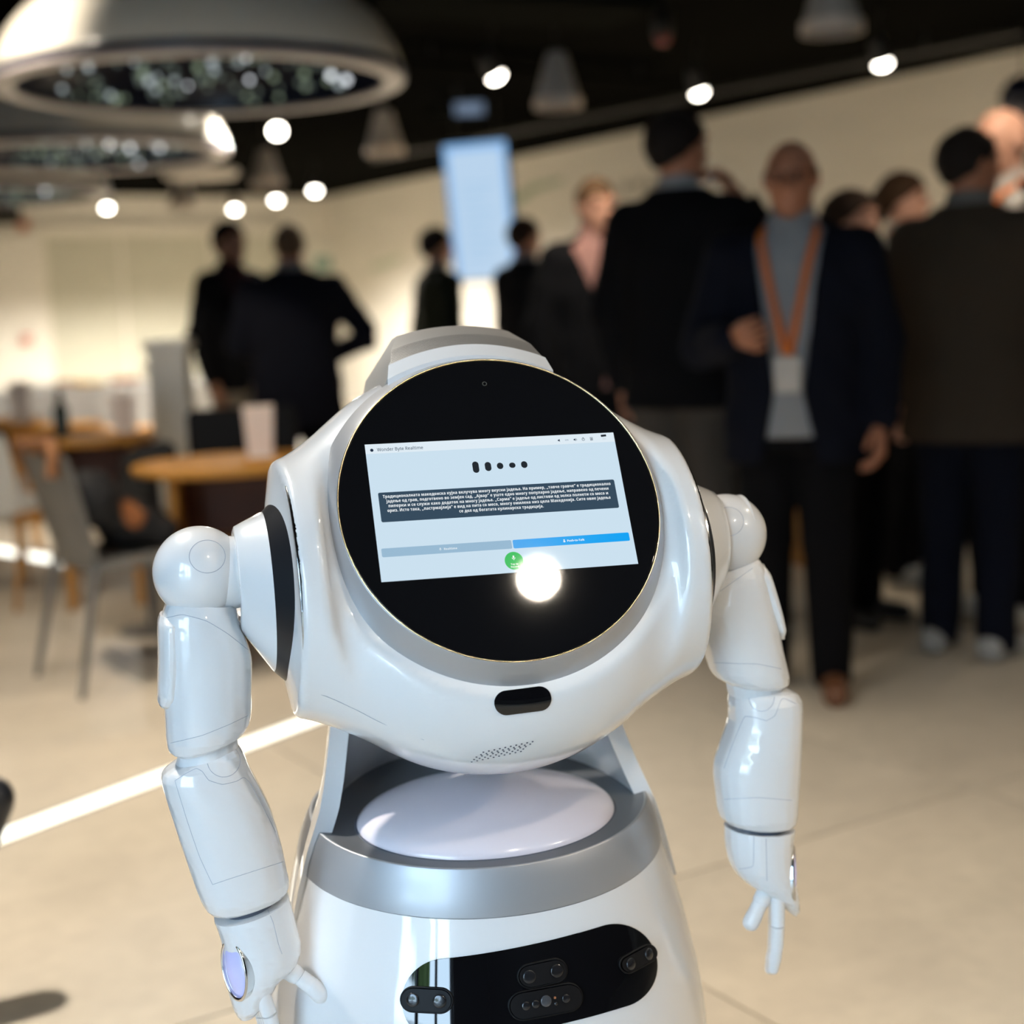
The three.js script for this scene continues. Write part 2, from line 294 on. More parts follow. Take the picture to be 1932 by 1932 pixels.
{
  // hanging portrait display
  const c = atDepth(906, 400, 13), g = thing('hanging_display', 'portrait display with a pale blue screen hung from the ceiling', 'display', V(c.x, 0, c.z), -AZ - R(24));
  const W = 0.60, H = 1.18, y0 = c.y, body = new THREE.Group(); void body;
  const tilt = (geo) => geo.rotateX(R(7)).translate(0, y0, 0);
  part('casing', tilt(rbox(W + 0.03, H + 0.03, 0.05, 0.012, 0, 0, -0.03)), M.blackMatte, g);
  const cv = document.createElement('canvas'); cv.width = 256; cv.height = 512; const q = cv.getContext('2d');
  q.fillStyle = '#b9d3ec'; q.fillRect(0, 0, 256, 512); q.fillStyle = '#88b8ea'; q.fillRect(0, 0, 256, 26); q.fillRect(0, 0, 22, 512); q.fillRect(236, 0, 20, 512); q.fillStyle = '#a6c8e6'; for (let k = 0; k < 9; k++) q.fillRect(60, 150 + k * 34, 130 - (k % 3) * 22, 9);
  const tx = new THREE.CanvasTexture(cv); tx.colorSpace = THREE.SRGBColorSpace;
  part('display_screen', tilt(new THREE.PlaneGeometry(W, H)), new THREE.MeshStandardMaterial({ color: 0x050505, roughness: 0.3, emissive: 0xffffff, emissiveMap: tx, emissiveIntensity: 1.0 }), g, 'pale blue lit screen');
  part('hanger', merge(bar(V(-0.2, y0 + H / 2 - 0.03, 0.04), V(-0.2, HC, 0.04), 0.008), bar(V(0.2, y0 + H / 2 - 0.03, 0.04), V(0.2, HC, 0.04), 0.008)), M.lampBody, g);
  const l = new THREE.RectAreaLight(rgb(0.6, 0.8, 1), 0.5, W, H); l.name = 'screen_light'; l.position.set(0, y0, 0.03); l.lookAt(V(0, y0, 5)); l.rotation.set(R(7), Math.PI, 0); g.add(l);
  // small far screen under the ceiling
  const c2 = atDepth(862, 207, 12), g2 = thing('ceiling_monitor', 'small monitor with a bluish lit strip tucked under the ceiling', 'monitor', V(c2.x, c2.y, c2.z), -AZ);
  part('casing', rbox(0.52, 0.15, 0.06, 0.01), M.ceilGrey, g2); part('monitor_screen', box(0.24, 0.10, 0.01, 0.10, 0, 0.033), glow(0.42, 0.58, 0.85, 0.25), g2); part('monitor_bracket', bar(V(0, 0.05, 0), V(0, HC - c2.y, 0), 0.015), M.lampBody, g2);
  const l2 = new THREE.PointLight(rgb(0.42, 0.58, 0.85), 0.02); l2.name = 'monitor_light'; l2.position.set(0.1, 0, 0.08); g2.add(l2);
}
{
  // ducts, beam and tracks under the black ceiling
  const beam = (name, label, cat, a, b, y, w, h, m) => {
    const p = onY(a[0], a[1], y), q = onY(b[0], b[1], y), L = p.distanceTo(q), g = thing(name, label, cat, p.clone().lerp(q, 0.5), Math.atan2(-(q.z - p.z), q.x - p.x));
    part('casing', rbox(L, h, w, 0.02), m, g); for (const s of [-0.4, 0.4]) part('hanger', bar(V(s * L, h / 2, 0), V(s * L, HC - y, 0), 0.01), M.lampBody, g); return g;
  };
  beam('air_duct', 'wide dark grey air duct under the black ceiling', 'duct', [700, -30], [1190, 4], 2.9, 0.6, 0.2, M.ceilGrey);
  beam('lighting_track', 'black lighting track near the white wall', 'track', [700, 300], [1932, 60], 2.92, 0.05, 0.05, M.lampBody);
  beam('cable_tray', 'slim black cable tray alongside the air duct', 'tray', [760, 120], [1250, 160], 2.9, 0.25, 0.06, M.ceilBlack);
  const p = onY(1250, 72, 2.88), g = thing('alarm_beacon', 'small dark red alarm beacon on the ceiling', 'alarm', p);
  part('body', new THREE.SphereGeometry(0.05, 20, 12).scale(1, 0.8, 1), std(rgb(0.16, 0.005, 0.004), 0.4), g); part('beacon_base', lathe([[0.001, HC - p.y], [0.06, HC - p.y], [0.06, 0.02], [0.001, 0.02]], 20), M.lampBody, g);
  const p2 = onY(1930, 185, 2.55), g2 = thing('round_speaker', 'dark navy round hanging speaker beside the wall', 'speaker', p2);
  part('body', new THREE.SphereGeometry(0.16, 28, 20), M.navy, g2); part('mesh_band', new THREE.TorusGeometry(0.155, 0.012, 8, 36).rotateX(Math.PI / 2), M.lampBody, g2); cordTo(g2, 0.15);
}
// LED strips let into the floor
function ledStrip(a, b, w, label) {
  const L = a.distanceTo(b), g = thing('floor_light_strip', label, 'light strip', a.clone().lerp(b, 0.5), Math.atan2(-(b.z - a.z), b.x - a.x));
  part('profile', merge(box(L, 0.006, 0.006, 0, 0.003, w / 2 + 0.003), box(L, 0.006, 0.006, 0, 0.003, -w / 2 - 0.003)), M.chrome, g);
  part('light_diffuser', box(L, 0.006, w, 0, 0.0032, 0), M.strip, g);
  const l = new THREE.RectAreaLight(rgb(1, 0.98, 0.86), 2.2, L, w); l.name = 'strip_light'; l.position.set(0, 0.012, 0); l.rotation.x = Math.PI / 2; g.add(l);
}
{
  const a = onY(-60, 1606, 0), b = onY(615, 1351, 0), d = b.clone().sub(a);
  ledStrip(a.clone().addScaledVector(d, -0.2), b.clone().addScaledVector(d, 1.4), 0.075, 'bright white light strip in the floor passing behind the robot');
  const c = onY(-60, 1030, 0), e = onY(196, 1074, 0);
  ledStrip(c, e, 0.13, 'short bright light strip in the floor behind the grey chair');
}

// trees on the street outside the window (the robot's panel mirrors them)
{
  const leaf = std(rgb(0.10, 0.15, 0.03), 0.8), bark = std(rgb(0.10, 0.07, 0.05), 0.9);
  for (const [x, z, h, r, l] of [[-9.5, 1.2, 3.4, 1.5, 'leafy street tree opposite the middle of the shop window'], [-11, 5.2, 4.0, 1.8, 'leafy street tree beyond the end of the shop window'], [-10, -3.0, 3.2, 1.4, 'leafy street tree at the far end of the shop window']]) {
    const t = thing('street_tree', l, 'tree', V(x, -0.15, z));
    part('trunk', bar(V(0, 0, 0), V(0.05, h * 0.55, 0), 0.11, 0.07, 12), bark, t);
    part('crown', field((px, py, pz) => { let d = 1; for (let k = 0; k < 7; k++) { const a = k * 2.4, q = k / 7; d = smin(d, Math.hypot(px - r * 0.5 * Math.cos(a), py - h * 0.5 - q * r * 0.9, pz - r * 0.5 * Math.sin(a)) - r * 0.5, 0.2); } return d + 0.12 * Math.sin(px * 9) * Math.sin(py * 8 + 1) * Math.sin(pz * 9.5); }, [-r * 1.3, h * 0.5 - r * 0.8, -r * 1.3], [r * 1.3, h * 0.5 + r * 1.7, r * 1.3], 0.12), leaf, t);
  }
}
// ---------------------------------------------------------------- the robot
const robotYaw = -0.30364, faceTilt = 0.51674;
const robot = thing('service_robot', 'white humanoid service robot with a round black screen face, silver waist band and jointed arms', 'robot', V(0.784, 0, -1.3241), robotYaw);
robot.updateMatrixWorld(true);
const r2w = robot.matrixWorld.clone(), w2r = r2w.clone().invert();
const loc = (x, y, z = 0) => onPlane(x, y, V(0, 0, z).applyMatrix4(r2w), V(0, 0, 1).transformDirection(r2w)).applyMatrix4(w2r);
const eye = CP.clone().applyMatrix4(w2r), rayL = (x, y) => ray(x, y).transformDirection(w2r);
const gradient = (f, p, e = 0.0004) => V(f(p.x + e, p.y, p.z) - f(p.x - e, p.y, p.z), f(p.x, p.y + e, p.z) - f(p.x, p.y - e, p.z), f(p.x, p.y, p.z + e) - f(p.x, p.y, p.z - e)).normalize();
function march(f, x, y) { // where the sight line of a pixel meets a surface of the robot
  const d = rayL(x, y), p = eye.clone().addScaledVector(d, 0.9);
  for (let k = 0; k < 160; k++) { const s = f(p.x, p.y, p.z); if (s < 1e-5) break; p.addScaledVector(d, s * 0.55); }
  return { p, n: gradient(f, p) };
}
function patch(f, spine, Rpx, off, sink = 0.004, ns = 44, nv = 12) { // stadium-shaped plate that follows a surface
  const c = spine.length > 2 ? new THREE.QuadraticBezierCurve(...spine.map((q) => new THREE.Vector2(...q))) : new THREE.LineCurve(...spine.map((q) => new THREE.Vector2(...q)));
  const L = c.getLength(), P = [], N = [], I = [], put = (h, o) => { P.push(h.p.x + h.n.x * o, h.p.y + h.n.y * o, h.p.z + h.n.z * o); };
  const hits = [];
  for (let i = 0; i <= ns; i++) {
    const a = -Math.cos(Math.PI * i / ns), s = (a + 1) / 2 * (L + 2 * Rpx) - Rpx, over = s < 0 ? -s : s > L ? s - L : 0, hh = Math.sqrt(Math.max(1e-4, Rpx * Rpx - over * over));
    const t = Math.min(1, Math.max(0, s / L)), q = c.getPointAt(t), g = c.getTangentAt(t), ex = s < 0 ? s : s > L ? s - L : 0;
    for (let j = 0; j <= nv; j++) { const v = (j / nv * 2 - 1) * hh; hits.push(march(f, q.x + g.x * ex - g.y * v, q.y + g.y * ex + g.x * v)); }
  }
  hits.forEach((h) => { put(h, off); N.push(h.n.x, h.n.y, h.n.z); });
  const id = (i, j) => i * (nv + 1) + j;
  for (let i = 0; i < ns; i++) for (let j = 0; j < nv; j++) I.push(id(i, j), id(i, j + 1), id(i + 1, j), id(i + 1, j), id(i, j + 1), id(i + 1, j + 1));
  const loop = []; for (let i = 0; i <= ns; i++) loop.push(id(i, 0)); for (let j = 1; j <= nv; j++) loop.push(id(ns, j)); for (let i = ns - 1; i >= 0; i--) loop.push(id(i, nv)); for (let j = nv - 1; j > 0; j--) loop.push(id(0, j));
  const base = hits.length, mid = loop.reduce((s, k) => s.add(hits[k].p), V(0, 0, 0)).divideScalar(loop.length);
  for (const k of loop) { const h = hits[k], o = h.p.clone().sub(mid).normalize(); put(h, off); N.push(o.x, o.y, o.z); put(h, -sink); N.push(o.x, o.y, o.z); }
  for (let k = 0; k < loop.length; k++) { const a = base + 2 * k, b = base + 2 * ((k + 1) % loop.length); I.push(a, a + 1, b, b, a + 1, b + 1); }
  const g = new THREE.BufferGeometry(); g.setAttribute('position', new THREE.Float32BufferAttribute(P, 3)); g.setAttribute('normal', new THREE.Float32BufferAttribute(N, 3)); g.setIndex(I);
  // make the faces look outwards
  const A = V(P[0], P[1], P[2]); void A; return g;
}
const seamLine = (pts, r = 0.00045, closed = false) => tube(pts, r, Math.max(12, pts.length * 5), 5, closed);

// head
const HCy = 0.945, nF = V(0, Math.sin(faceTilt), Math.cos(faceTilt));
const headF = (x, y, z) => {
  const qy = y - HCy, a = qy * nF.y + z * nF.z, b2 = x * x + qy * qy + z * z - a * a, s = a > 0 ? a * 0.222 / 0.138 : a * 0.222 / 0.215;
  let f = Math.sqrt(Math.max(0, b2) + s * s) - 0.222;
  f = smax(f, a - 0.083, 0.004);
  return smin(f, smax(smax(Math.hypot(y - 0.932, z) - 0.126, Math.abs(x) - 0.2065, 0.008), 0.181 - Math.abs(x), 0.008), 0.055);
};
const head = part('head', field(headF, [-0.235, 0.70, -0.25], [0.235, 1.19, 0.2], 0.0062), M.white, robot);
const faceM = new THREE.Matrix4().makeTranslation(0, 1.0141, 0.0870).multiply(new THREE.Matrix4().makeRotationX(-faceTilt));
const faceGeo = (g) => g.applyMatrix4(faceM);
const axial = (pts, n = 96) => lathe(pts, n).rotateX(Math.PI / 2);   // lathe about z
part('face_bezel', faceGeo(axial([[0.172, -0.042], [0.1800, -0.0330], [0.1795, -0.030], [0.170, -0.0115], [0.1635, -0.001], [0.1625, 0.0], [0.1612, -0.0008]].map(([r, y]) => [r, y]), 128)), M.silver, head, 'brushed silver bezel');
part('face_glass', faceGeo(axial([[0.1612, -0.004], [0.1612, -0.0004], [0.160, 0], [0.0001, 0]], 128)), M.glass, head, 'black glass face');
part('glass_ring', faceGeo(new THREE.TorusGeometry(0.1617, 0.0008, 8, 160)), phys(rgb(0.8, 0.66, 0.42), 0.25, { metalness: 1 }), head, 'thin gold edge');
part('face_camera', faceGeo(new THREE.TorusGeometry(0.0021, 0.0004, 6, 24).translate(0.004, 0.134, 0.0004)), std(rgb(0.09, 0.085, 0.07), 0.5), head);
{
  const cv = document.createElement('canvas'); cv.width = 2048; cv.height = 1152; const q = cv.getContext('2d'), W = 2048, H = 1152;
  const rr = (x, y, w, h, r, fill) => { q.fillStyle = fill; q.beginPath(); q.roundRect(x * W, y * H, w * W, h * H, r); q.fill(); };
  q.fillStyle = '#cfe5f4'; q.fillRect(0, 0, W, H); q.fillStyle = '#e3f0f9'; q.fillRect(0, 0, W, H * 0.072);
  q.fillStyle = '#16283e'; q.beginPath(); q.arc(0.025 * W, 0.045 * H, 13, 0, 7); q.fill();
  q.textBaseline = 'middle'; q.textAlign = 'left';
  const fit = (s, x, y, w, h, weight = '') => { q.font = `${weight} ${h}px sans-serif`; const k = w / q.measureText(s).width; q.save(); q.translate(x, y); q.scale(k, 1); q.fillText(s, 0, 0); q.restore(); };
  fit('Wonder Byte Realtime', 0.045 * W, 0.043 * H, 0.18 * W, 38);
  const icon = (x, fn) => { q.save(); q.translate(x * W, 0.041 * H); q.fillStyle = q.strokeStyle = '#223246'; q.lineWidth = 3; fn(); q.restore(); };
  const speaker = () => { q.beginPath(); q.moveTo(-12, -5); q.lineTo(-5, -5); q.lineTo(4, -12); q.lineTo(4, 12); q.lineTo(-5, 5); q.lineTo(-12, 5); q.fill(); };
  icon(0.772, speaker); icon(0.837, () => { speaker(); q.beginPath(); q.arc(5, 0, 9, -1, 1); q.stroke(); });
  icon(0.803, () => { q.font = '16px sans-serif'; q.textAlign = 'center'; q.fillStyle = '#8496a8'; q.fillText('60%', 0, 0); });
  icon(0.871, () => { q.beginPath(); q.arc(0, 1, 11, 0, 7); q.stroke(); q.fillRect(-3, -16, 6, 4); q.fillRect(-1.5, -6, 3, 8); });
  icon(0.905, () => { q.strokeRect(-9, -12, 18, 24); q.fillRect(-4, -5, 8, 3); q.beginPath(); q.arc(0, 3, 4, 0, 7); q.stroke(); });
  q.save(); q.translate(0.957 * W, 0.022 * H); q.rotate(-0.06); rr(-0.011, -0.009, 0.022, 0.016, 4, '#1b222b'); rr(-0.008, 0.012, 0.016, 0.02, 4, '#dbe7f0'); q.restore();
  [[0.420, 0.085], [0.469, 0.068], [0.517, 0.048], [0.566, 0.040], [0.614, 0.051]].forEach(([x, h]) => rr(x - 0.0125, 0.212 - h / 2, 0.025, h, 26, '#1d242b'));
  rr(0.028, 0.362, 0.938, 0.216, 14, '#33495c'); q.fillStyle = '#f4f8fb';
  const lines = ['Традиционалната македонска кујна вклучува многу вкусни јадења. На пример, „тавче гравче“ е традиционално', 'јадење од грав, подготвено во земјен сад. „Ајвар“ е уште едно многу популарно јадење, направено од печени', 'пиперки и се служи како додаток на многу јадења. „Сарма“ е јадење од листови од зелка полнети со месо и', 'ориз. Исто така, „пастрмајлија“ е вид на пита со месо, многу омилена низ цела Македонија. Сите овие јадења', 'се дел од богатата кулинарска традиција.'];
  [0.905, 0.882, 0.872, 0.884, 0.335].forEach((w, i) => fit(lines[i], (0.497 - w / 2) * W, (0.392 + i * 0.0345) * H, w * W, 35, 'bold'));
  rr(0.014, 0.765, 0.500, 0.062, 12, '#9bbdd6');
  const gr = q.createLinearGradient(0.52 * W, 0, 0.98 * W, 0); gr.addColorStop(0, '#55aef5'); gr.addColorStop(1, '#05a5f8'); rr(0.519, 0.765, 0.466, 0.062, 12, gr);
  const mic = (x, y, k, col) => { q.save(); q.translate(x, y); q.scale(k, k); q.fillStyle = q.strokeStyle = col; q.lineWidth = 2.5; q.beginPath(); q.roundRect(-4, -12, 8, 15, 4); q.fill(); q.beginPath(); q.arc(0, -1, 8, 0, Math.PI); q.stroke(); q.fillRect(-1.3, 7, 2.6, 6); q.restore(); };
  mic(0.237 * W, 0.796 * H, 0.95, '#e8f2f9'); q.fillStyle = '#e8f2f9'; fit('Realtime', 0.250 * W, 0.797 * H, 0.052 * W, 24, 'bold');
  q.fillStyle = '#ffffff'; q.beginPath(); q.arc(0.722 * W, 0.79 * H, 6, 0, 7); q.fill(); q.fillRect(0.722 * W - 8, 0.797 * H, 16, 10); fit('Push-to-Talk', 0.733 * W, 0.797 * H, 0.070 * W, 24, 'bold');
  q.fillStyle = '#41c463'; q.beginPath(); q.arc(0.513 * W, 0.915 * H, 74, 0, 7); q.fill(); mic(0.513 * W, 0.893 * H, 1.6, '#ffffff');
  q.fillStyle = '#ffffff'; q.font = 'bold 20px sans-serif'; q.textAlign = 'center'; q.fillText('Tap to', 0.513 * W, 0.938 * H); q.fillText('Record', 0.513 * W, 0.957 * H);
  const tx = new THREE.CanvasTexture(cv); tx.colorSpace = THREE.SRGBColorSpace;
  part('display_screen', faceGeo(new THREE.PlaneGeometry(0.257, 0.1445).rotateZ(-0.0169).translate(0, 0, 0.0005)), phys(rgb(0.01, 0.01, 0.01), 0.03, { emissive: 0xffffff, emissiveMap: tx, emissiveIntensity: 0.95 }), head, 'lit screen with dark text box and blue buttons');
  const l = new THREE.RectAreaLight(rgb(0.8, 0.92, 1), 0.6, 0.257, 0.1445); l.name = 'screen_light'; l.applyMatrix4(faceM.clone().multiply(new THREE.Matrix4().makeTranslation(0, 0, 0.004)).multiply(new THREE.Matrix4().makeRotationY(Math.PI))); head.add(l);
}
part('chin_window', patch(headF, [[955, 1326], [1017, 1318]], 22.5, 0.0012), M.panelGlass, head, 'black pill-shaped sensor window');
{
  const g = []; // speaker holes under the chin
  for (let r = 0; r < 5; r++) for (let k = 0; k < 10; k++) { const h = march(headF, 908 + k * 10.3 - r * 4.5 + (r < 2 ? 4 : 0), 1431 - k * 2.2 - (4 - r) * 4.6 + 6); g.push(new THREE.CircleGeometry(0.00105, 8).applyQuaternion(new THREE.Quaternion().setFromUnitVectors(V(0, 0, 1), h.n)).translate(h.p.x + h.n.x * 0.0004, h.p.y + h.n.y * 0.0004, h.p.z + h.n.z * 0.0004)); }
  part('speaker_holes', merge(g), M.seam, head).userData.kind = 'stuff';
  const sl = []; for (const [x, y] of [[566, 1300], [610, 1312], [665, 1336], [720, 1364], [800, 1396]]) sl.push(march(headF, x, y).p);
  part('shell_seam', seamLine(sl, 0.0003), M.seamLight, head);
}
{
  // speaker crown on top of the head: cross-sections across x
  const ys = [loc(872, 667, -0.012).y, loc(872, 650, -0.020).y, loc(872, 631, -0.045).y, loc(872, 614, -0.085).y];
  const loftX = (prof, n = 24) => { // prof(t) -> ring of [x, y, z]
    const P = [], I = [], m = prof(0).length; for (let i = 0; i <= n; i++) for (const q of prof(i / n * 2 - 1)) P.push(...q);
    for (let i = 0; i < n; i++) for (let j = 0; j < m; j++) { const a = i * m + j, b = i * m + (j + 1) % m; I.push(a, b, a + m, b, b + m, a + m); }
    for (const [i, flip] of [[0, 0], [n, 1]]) for (let j = 1; j < m - 1; j++) flip ? I.push(i * m, i * m + j, i * m + j + 1) : I.push(i * m, i * m + j + 1, i * m + j);
    const g = new THREE.BufferGeometry(); g.setAttribute('position', new THREE.Float32BufferAttribute(P, 3)); g.setIndex(I); return toCreasedNormals(g, 0.5);
  };
  const sag = (t, w, k) => -(t * w) * (t * w) * k;
  const xc = loc(868, 640, -0.05).x;
  part('crown_base', loftX((t) => [[xc + t * 0.088, ys[0] + sag(t, 0.088, 2.6) - 0.002, -0.004], [xc + t * 0.084, ys[1] + sag(t, 0.084, 2.5), -0.018], [xc + t * 0.080, ys[1] + sag(t, 0.08, 2.5) + 0.001, -0.030], [xc + t * 0.080, ys[0] - 0.05, -0.032], [xc + t * 0.088, ys[0] - 0.05, -0.004]]), M.white, head, 'white lip');
  part('crown', loftX((t) => [[xc + t * 0.0815, ys[1] + sag(t, 0.0815, 2.5) - 0.0005, -0.0195], [xc + t * 0.0755, ys[2] + sag(t, 0.0755, 2.3), -0.045], [xc + t * 0.062, ys[3] + sag(t, 0.062, 2.2), -0.085], [xc + t * 0.060, ys[3] + sag(t, 0.06, 2.2) - 0.004, -0.125], [xc + t * 0.086, ys[1] + sag(t, 0.086, 2.5) - 0.02, -0.16], [xc + t * 0.096, ys[0] - 0.062, -0.15], [xc + t * 0.096, ys[0] - 0.058, -0.03]]), M.grille, head, 'silver crown housing');
  // perforations of the mesh band
  const g = [], hole = new THREE.CircleGeometry(0.00055, 6);
  for (let r = 0; r < 8; r++) for (let k = 0; k < 110; k++) {
    const t = ((k + (r & 1) * 0.5) / 110 * 2 - 1) * 0.985, u = (r + 0.6) / 8.2, w = lerp(0.0815, 0.0755, u), kk = lerp(2.5, 2.3, u);
    const dz = -0.0255, dy = ys[2] - ys[1], q = hole.clone().rotateX(-Math.atan2(-dz, dy)); g.push(q.translate(xc + t * w, lerp(ys[1], ys[2], u) + sag(t, w, kk) + 0.0005, lerp(-0.0195, -0.045, u) + 0.0005));
  }
  part('grille_holes', merge(g), std(rgb(0.03, 0.028, 0.025), 0.8), head).userData.kind = 'stuff';
}
for (const s of [-1, 1]) {
  const ax = (pts) => lathe(pts, 80).rotateZ(-Math.PI / 2).scale(s, 1, 1).translate(0, 0.932, 0);
  const fix = (g) => { if (s < 0) { const i = g.index.array; for (let k = 0; k < i.length; k += 3) { const t = i[k]; i[k] = i[k + 1]; i[k + 1] = t; } g.computeVertexNormals(); } return g; };
  part('ear_ring', fix(ax([[0.1235, 0.1990], [0.1232, 0.2064], [0.1220, 0.2072], [0.1190, 0.2072], [0.1172, 0.2060], [0.1125, 0.2020], [0.1095, 0.1990]])), M.chrome, head, 'polished silver ring');
  const cone = part('shoulder_cone', fix(ax([[0.110, 0.1985], [0.1065, 0.2000], [0.1045, 0.2030], [0.0810, 0.2270]])), M.blackSatin, robot, 'satin black cone');
  const capG = fix(ax([[0.0812, 0.2266], [0.0800, 0.2285], [0.0600, 0.2490], [0.0530, 0.2560], [0.0480, 0.2575], [0.0440, 0.2560], [0.0420, 0.2480], [0.002, 0.247]])), cp = capG.attributes.position;
  for (let i = 0; i < cp.count; i++) cp.setY(i, cp.getY(i) + Math.max(0, (Math.abs(cp.getX(i)) - 0.2266) / 0.03) * 0.016);
  capG.computeVertexNormals(); part('shoulder_cap', capG, M.white, cone);
}
// torso
const tan5 = Math.tan(R(5)), TZ = -0.085, TB = 0.93;
const bodyProfile = new THREE.SplineCurve([[0.186, 0.03], [0.214, 0.07], [0.238, 0.18], [0.250, 0.28], [0.2525, 0.37], [0.247, 0.44], [0.233, 0.51], [0.217, 0.573], [0.206, 0.614]].map((q) => new THREE.Vector2(...q))).getPoints(120).map((q) => [q.y, q.x]);
const warp = (y) => sm((y - 0.40) / 0.2) * tan5;
const bodyF = (x, y, z) => (Math.hypot(x, (z - TZ) / TB) - table(bodyProfile, y + (z - TZ) * warp(y))[0]) * 0.9;
{
  const P = [], I = [], n = 128, rows = bodyProfile.filter((_, i) => i % 2 === 0);
  for (const [y, r] of rows) for (let k = 0; k <= n; k++) { const a = k / n * 2 * Math.PI, dz = TB * r * Math.cos(a); P.push(r * Math.sin(a), y - dz * warp(y), TZ + dz); }
  for (let i = 0; i < rows.length - 1; i++) for (let k = 0; k < n; k++) { const a = i * (n + 1) + k; I.push(a, a + 1, a + n + 1, a + 1, a + n + 2, a + n + 1); }
  const g = new THREE.BufferGeometry(); g.setAttribute('position', new THREE.Float32BufferAttribute(P, 3)); g.setIndex(I); g.computeVertexNormals();
  const N = g.attributes.normal; for (let i = 0; i < rows.length; i++) { const a = i * (n + 1), b = a + n; const v = V(N.getX(a) + N.getX(b), N.getY(a) + N.getY(b), N.getZ(a) + N.getZ(b)).normalize(); N.setXYZ(a, v.x, v.y, v.z); N.setXYZ(b, v.x, v.y, v.z); }
  part('lower_body', g, M.white, robot);
}
const lower = robot.children[robot.children.length - 1];
part('wheel_base', lathe([[0.001, 0.002], [0.17, 0.002], [0.185, 0.012], [0.188, 0.034], [0.15, 0.04]], 64).scale(1, 1, TB).translate(0, 0, TZ), M.blackMatte, robot);
const waist = (pts, n = 128) => lathe(pts, n).scale(1, 1, TB).rotateX(R(5)).translate(0, 0.614, TZ);
const band = part('waist_band', waist([[0.2035, -0.004], [0.2060, -0.0005], [0.2062, 0.001], [0.2030, 0.0150], [0.1965, 0.034], [0.1905, 0.0465], [0.1888, 0.0478], [0.1865, 0.0470]]), M.silver, robot, 'silver metallic band');
part('waist_tray', waist([[0.187, 0.0472], [0.168, 0.0440], [0.12, 0.042], [0.001, 0.042]]), M.silverDark, band, 'dark silver tray');
part('waist_dome', (() => { const p = []; for (let k = 0; k <= 16; k++) { const a = k / 16 * Math.PI / 2; p.push([Math.max(0.0005, Math.cos(a)), Math.sin(a)]); } return lathe(p, 96).scale(0.144, 0.030, 0.114).translate(0, 0.043, 0.036).rotateX(R(5)).translate(0, 0.614, TZ); })(), M.milk, band, 'milky lavender dome');
{ const ring = []; for (let k = 0; k < 64; k++) { const a = k / 32 * Math.PI; ring.push(V(0.1448 * Math.cos(a), 0.0432, 0.036 + 0.1148 * Math.sin(a))); } part('dome_groove', tube(ring, 0.0014, 160, 6, true).rotateX(R(5)).translate(0, 0.614, TZ), M.seam, band); }
{
  // neck: a shell open to the front
  const P = [], I = [], rows = 26, n = 40, ring = [], NECK = [[0.555, 0.2215, -0.048, 0.252], [0.60, 0.2110, -0.046, 0.240], [0.63, 0.2030, -0.044, 0.230], [0.65, 0.1965, -0.043, 0.220], [0.665, 0.1905, -0.043, 0.210], [0.685, 0.1825, -0.047, 0.193], [0.71, 0.1745, -0.058, 0.17], [0.76, 0.162, -0.082, 0.14], [0.86, 0.152, -0.11, 0.12]];
  for (let i = 0; i <= rows; i++) {
    const t = i / rows, y = lerp(0.555, 0.86, t), [w, zf, D] = table(NECK, y), lean = tan5 * sm((0.86 - y) / 0.2), row = [];
    for (let k = 0; k <= n; k++) { const a = k / n * Math.PI; row.push([-w * Math.cos(a), y - (zf - D * Math.sin(a) - TZ) * lean, zf - D * Math.sin(a)]); }
    for (let k = n; k >= 0; k--) { const a = k / n * Math.PI, w2 = w - 0.021, D2 = D - 0.012; row.push([-w2 * Math.cos(a), y - (zf - D2 * Math.sin(a) - TZ) * lean, zf - D2 * Math.sin(a)]); }
    ring.push(row);
  }
  const m = ring[0].length; for (const row of ring) for (const q of row) P.push(...q);
  for (let i = 0; i < rows; i++) for (let j = 0; j < m; j++) { const a = i * m + j, b = i * m + (j + 1) % m; I.push(a, a + m, b, b, a + m, b + m); }
  const g = new THREE.BufferGeometry(); g.setAttribute('position', new THREE.Float32BufferAttribute(P, 3)); g.setIndex(I);
  part('neck', toCreasedNormals(g, 0.6), M.white, robot);
}
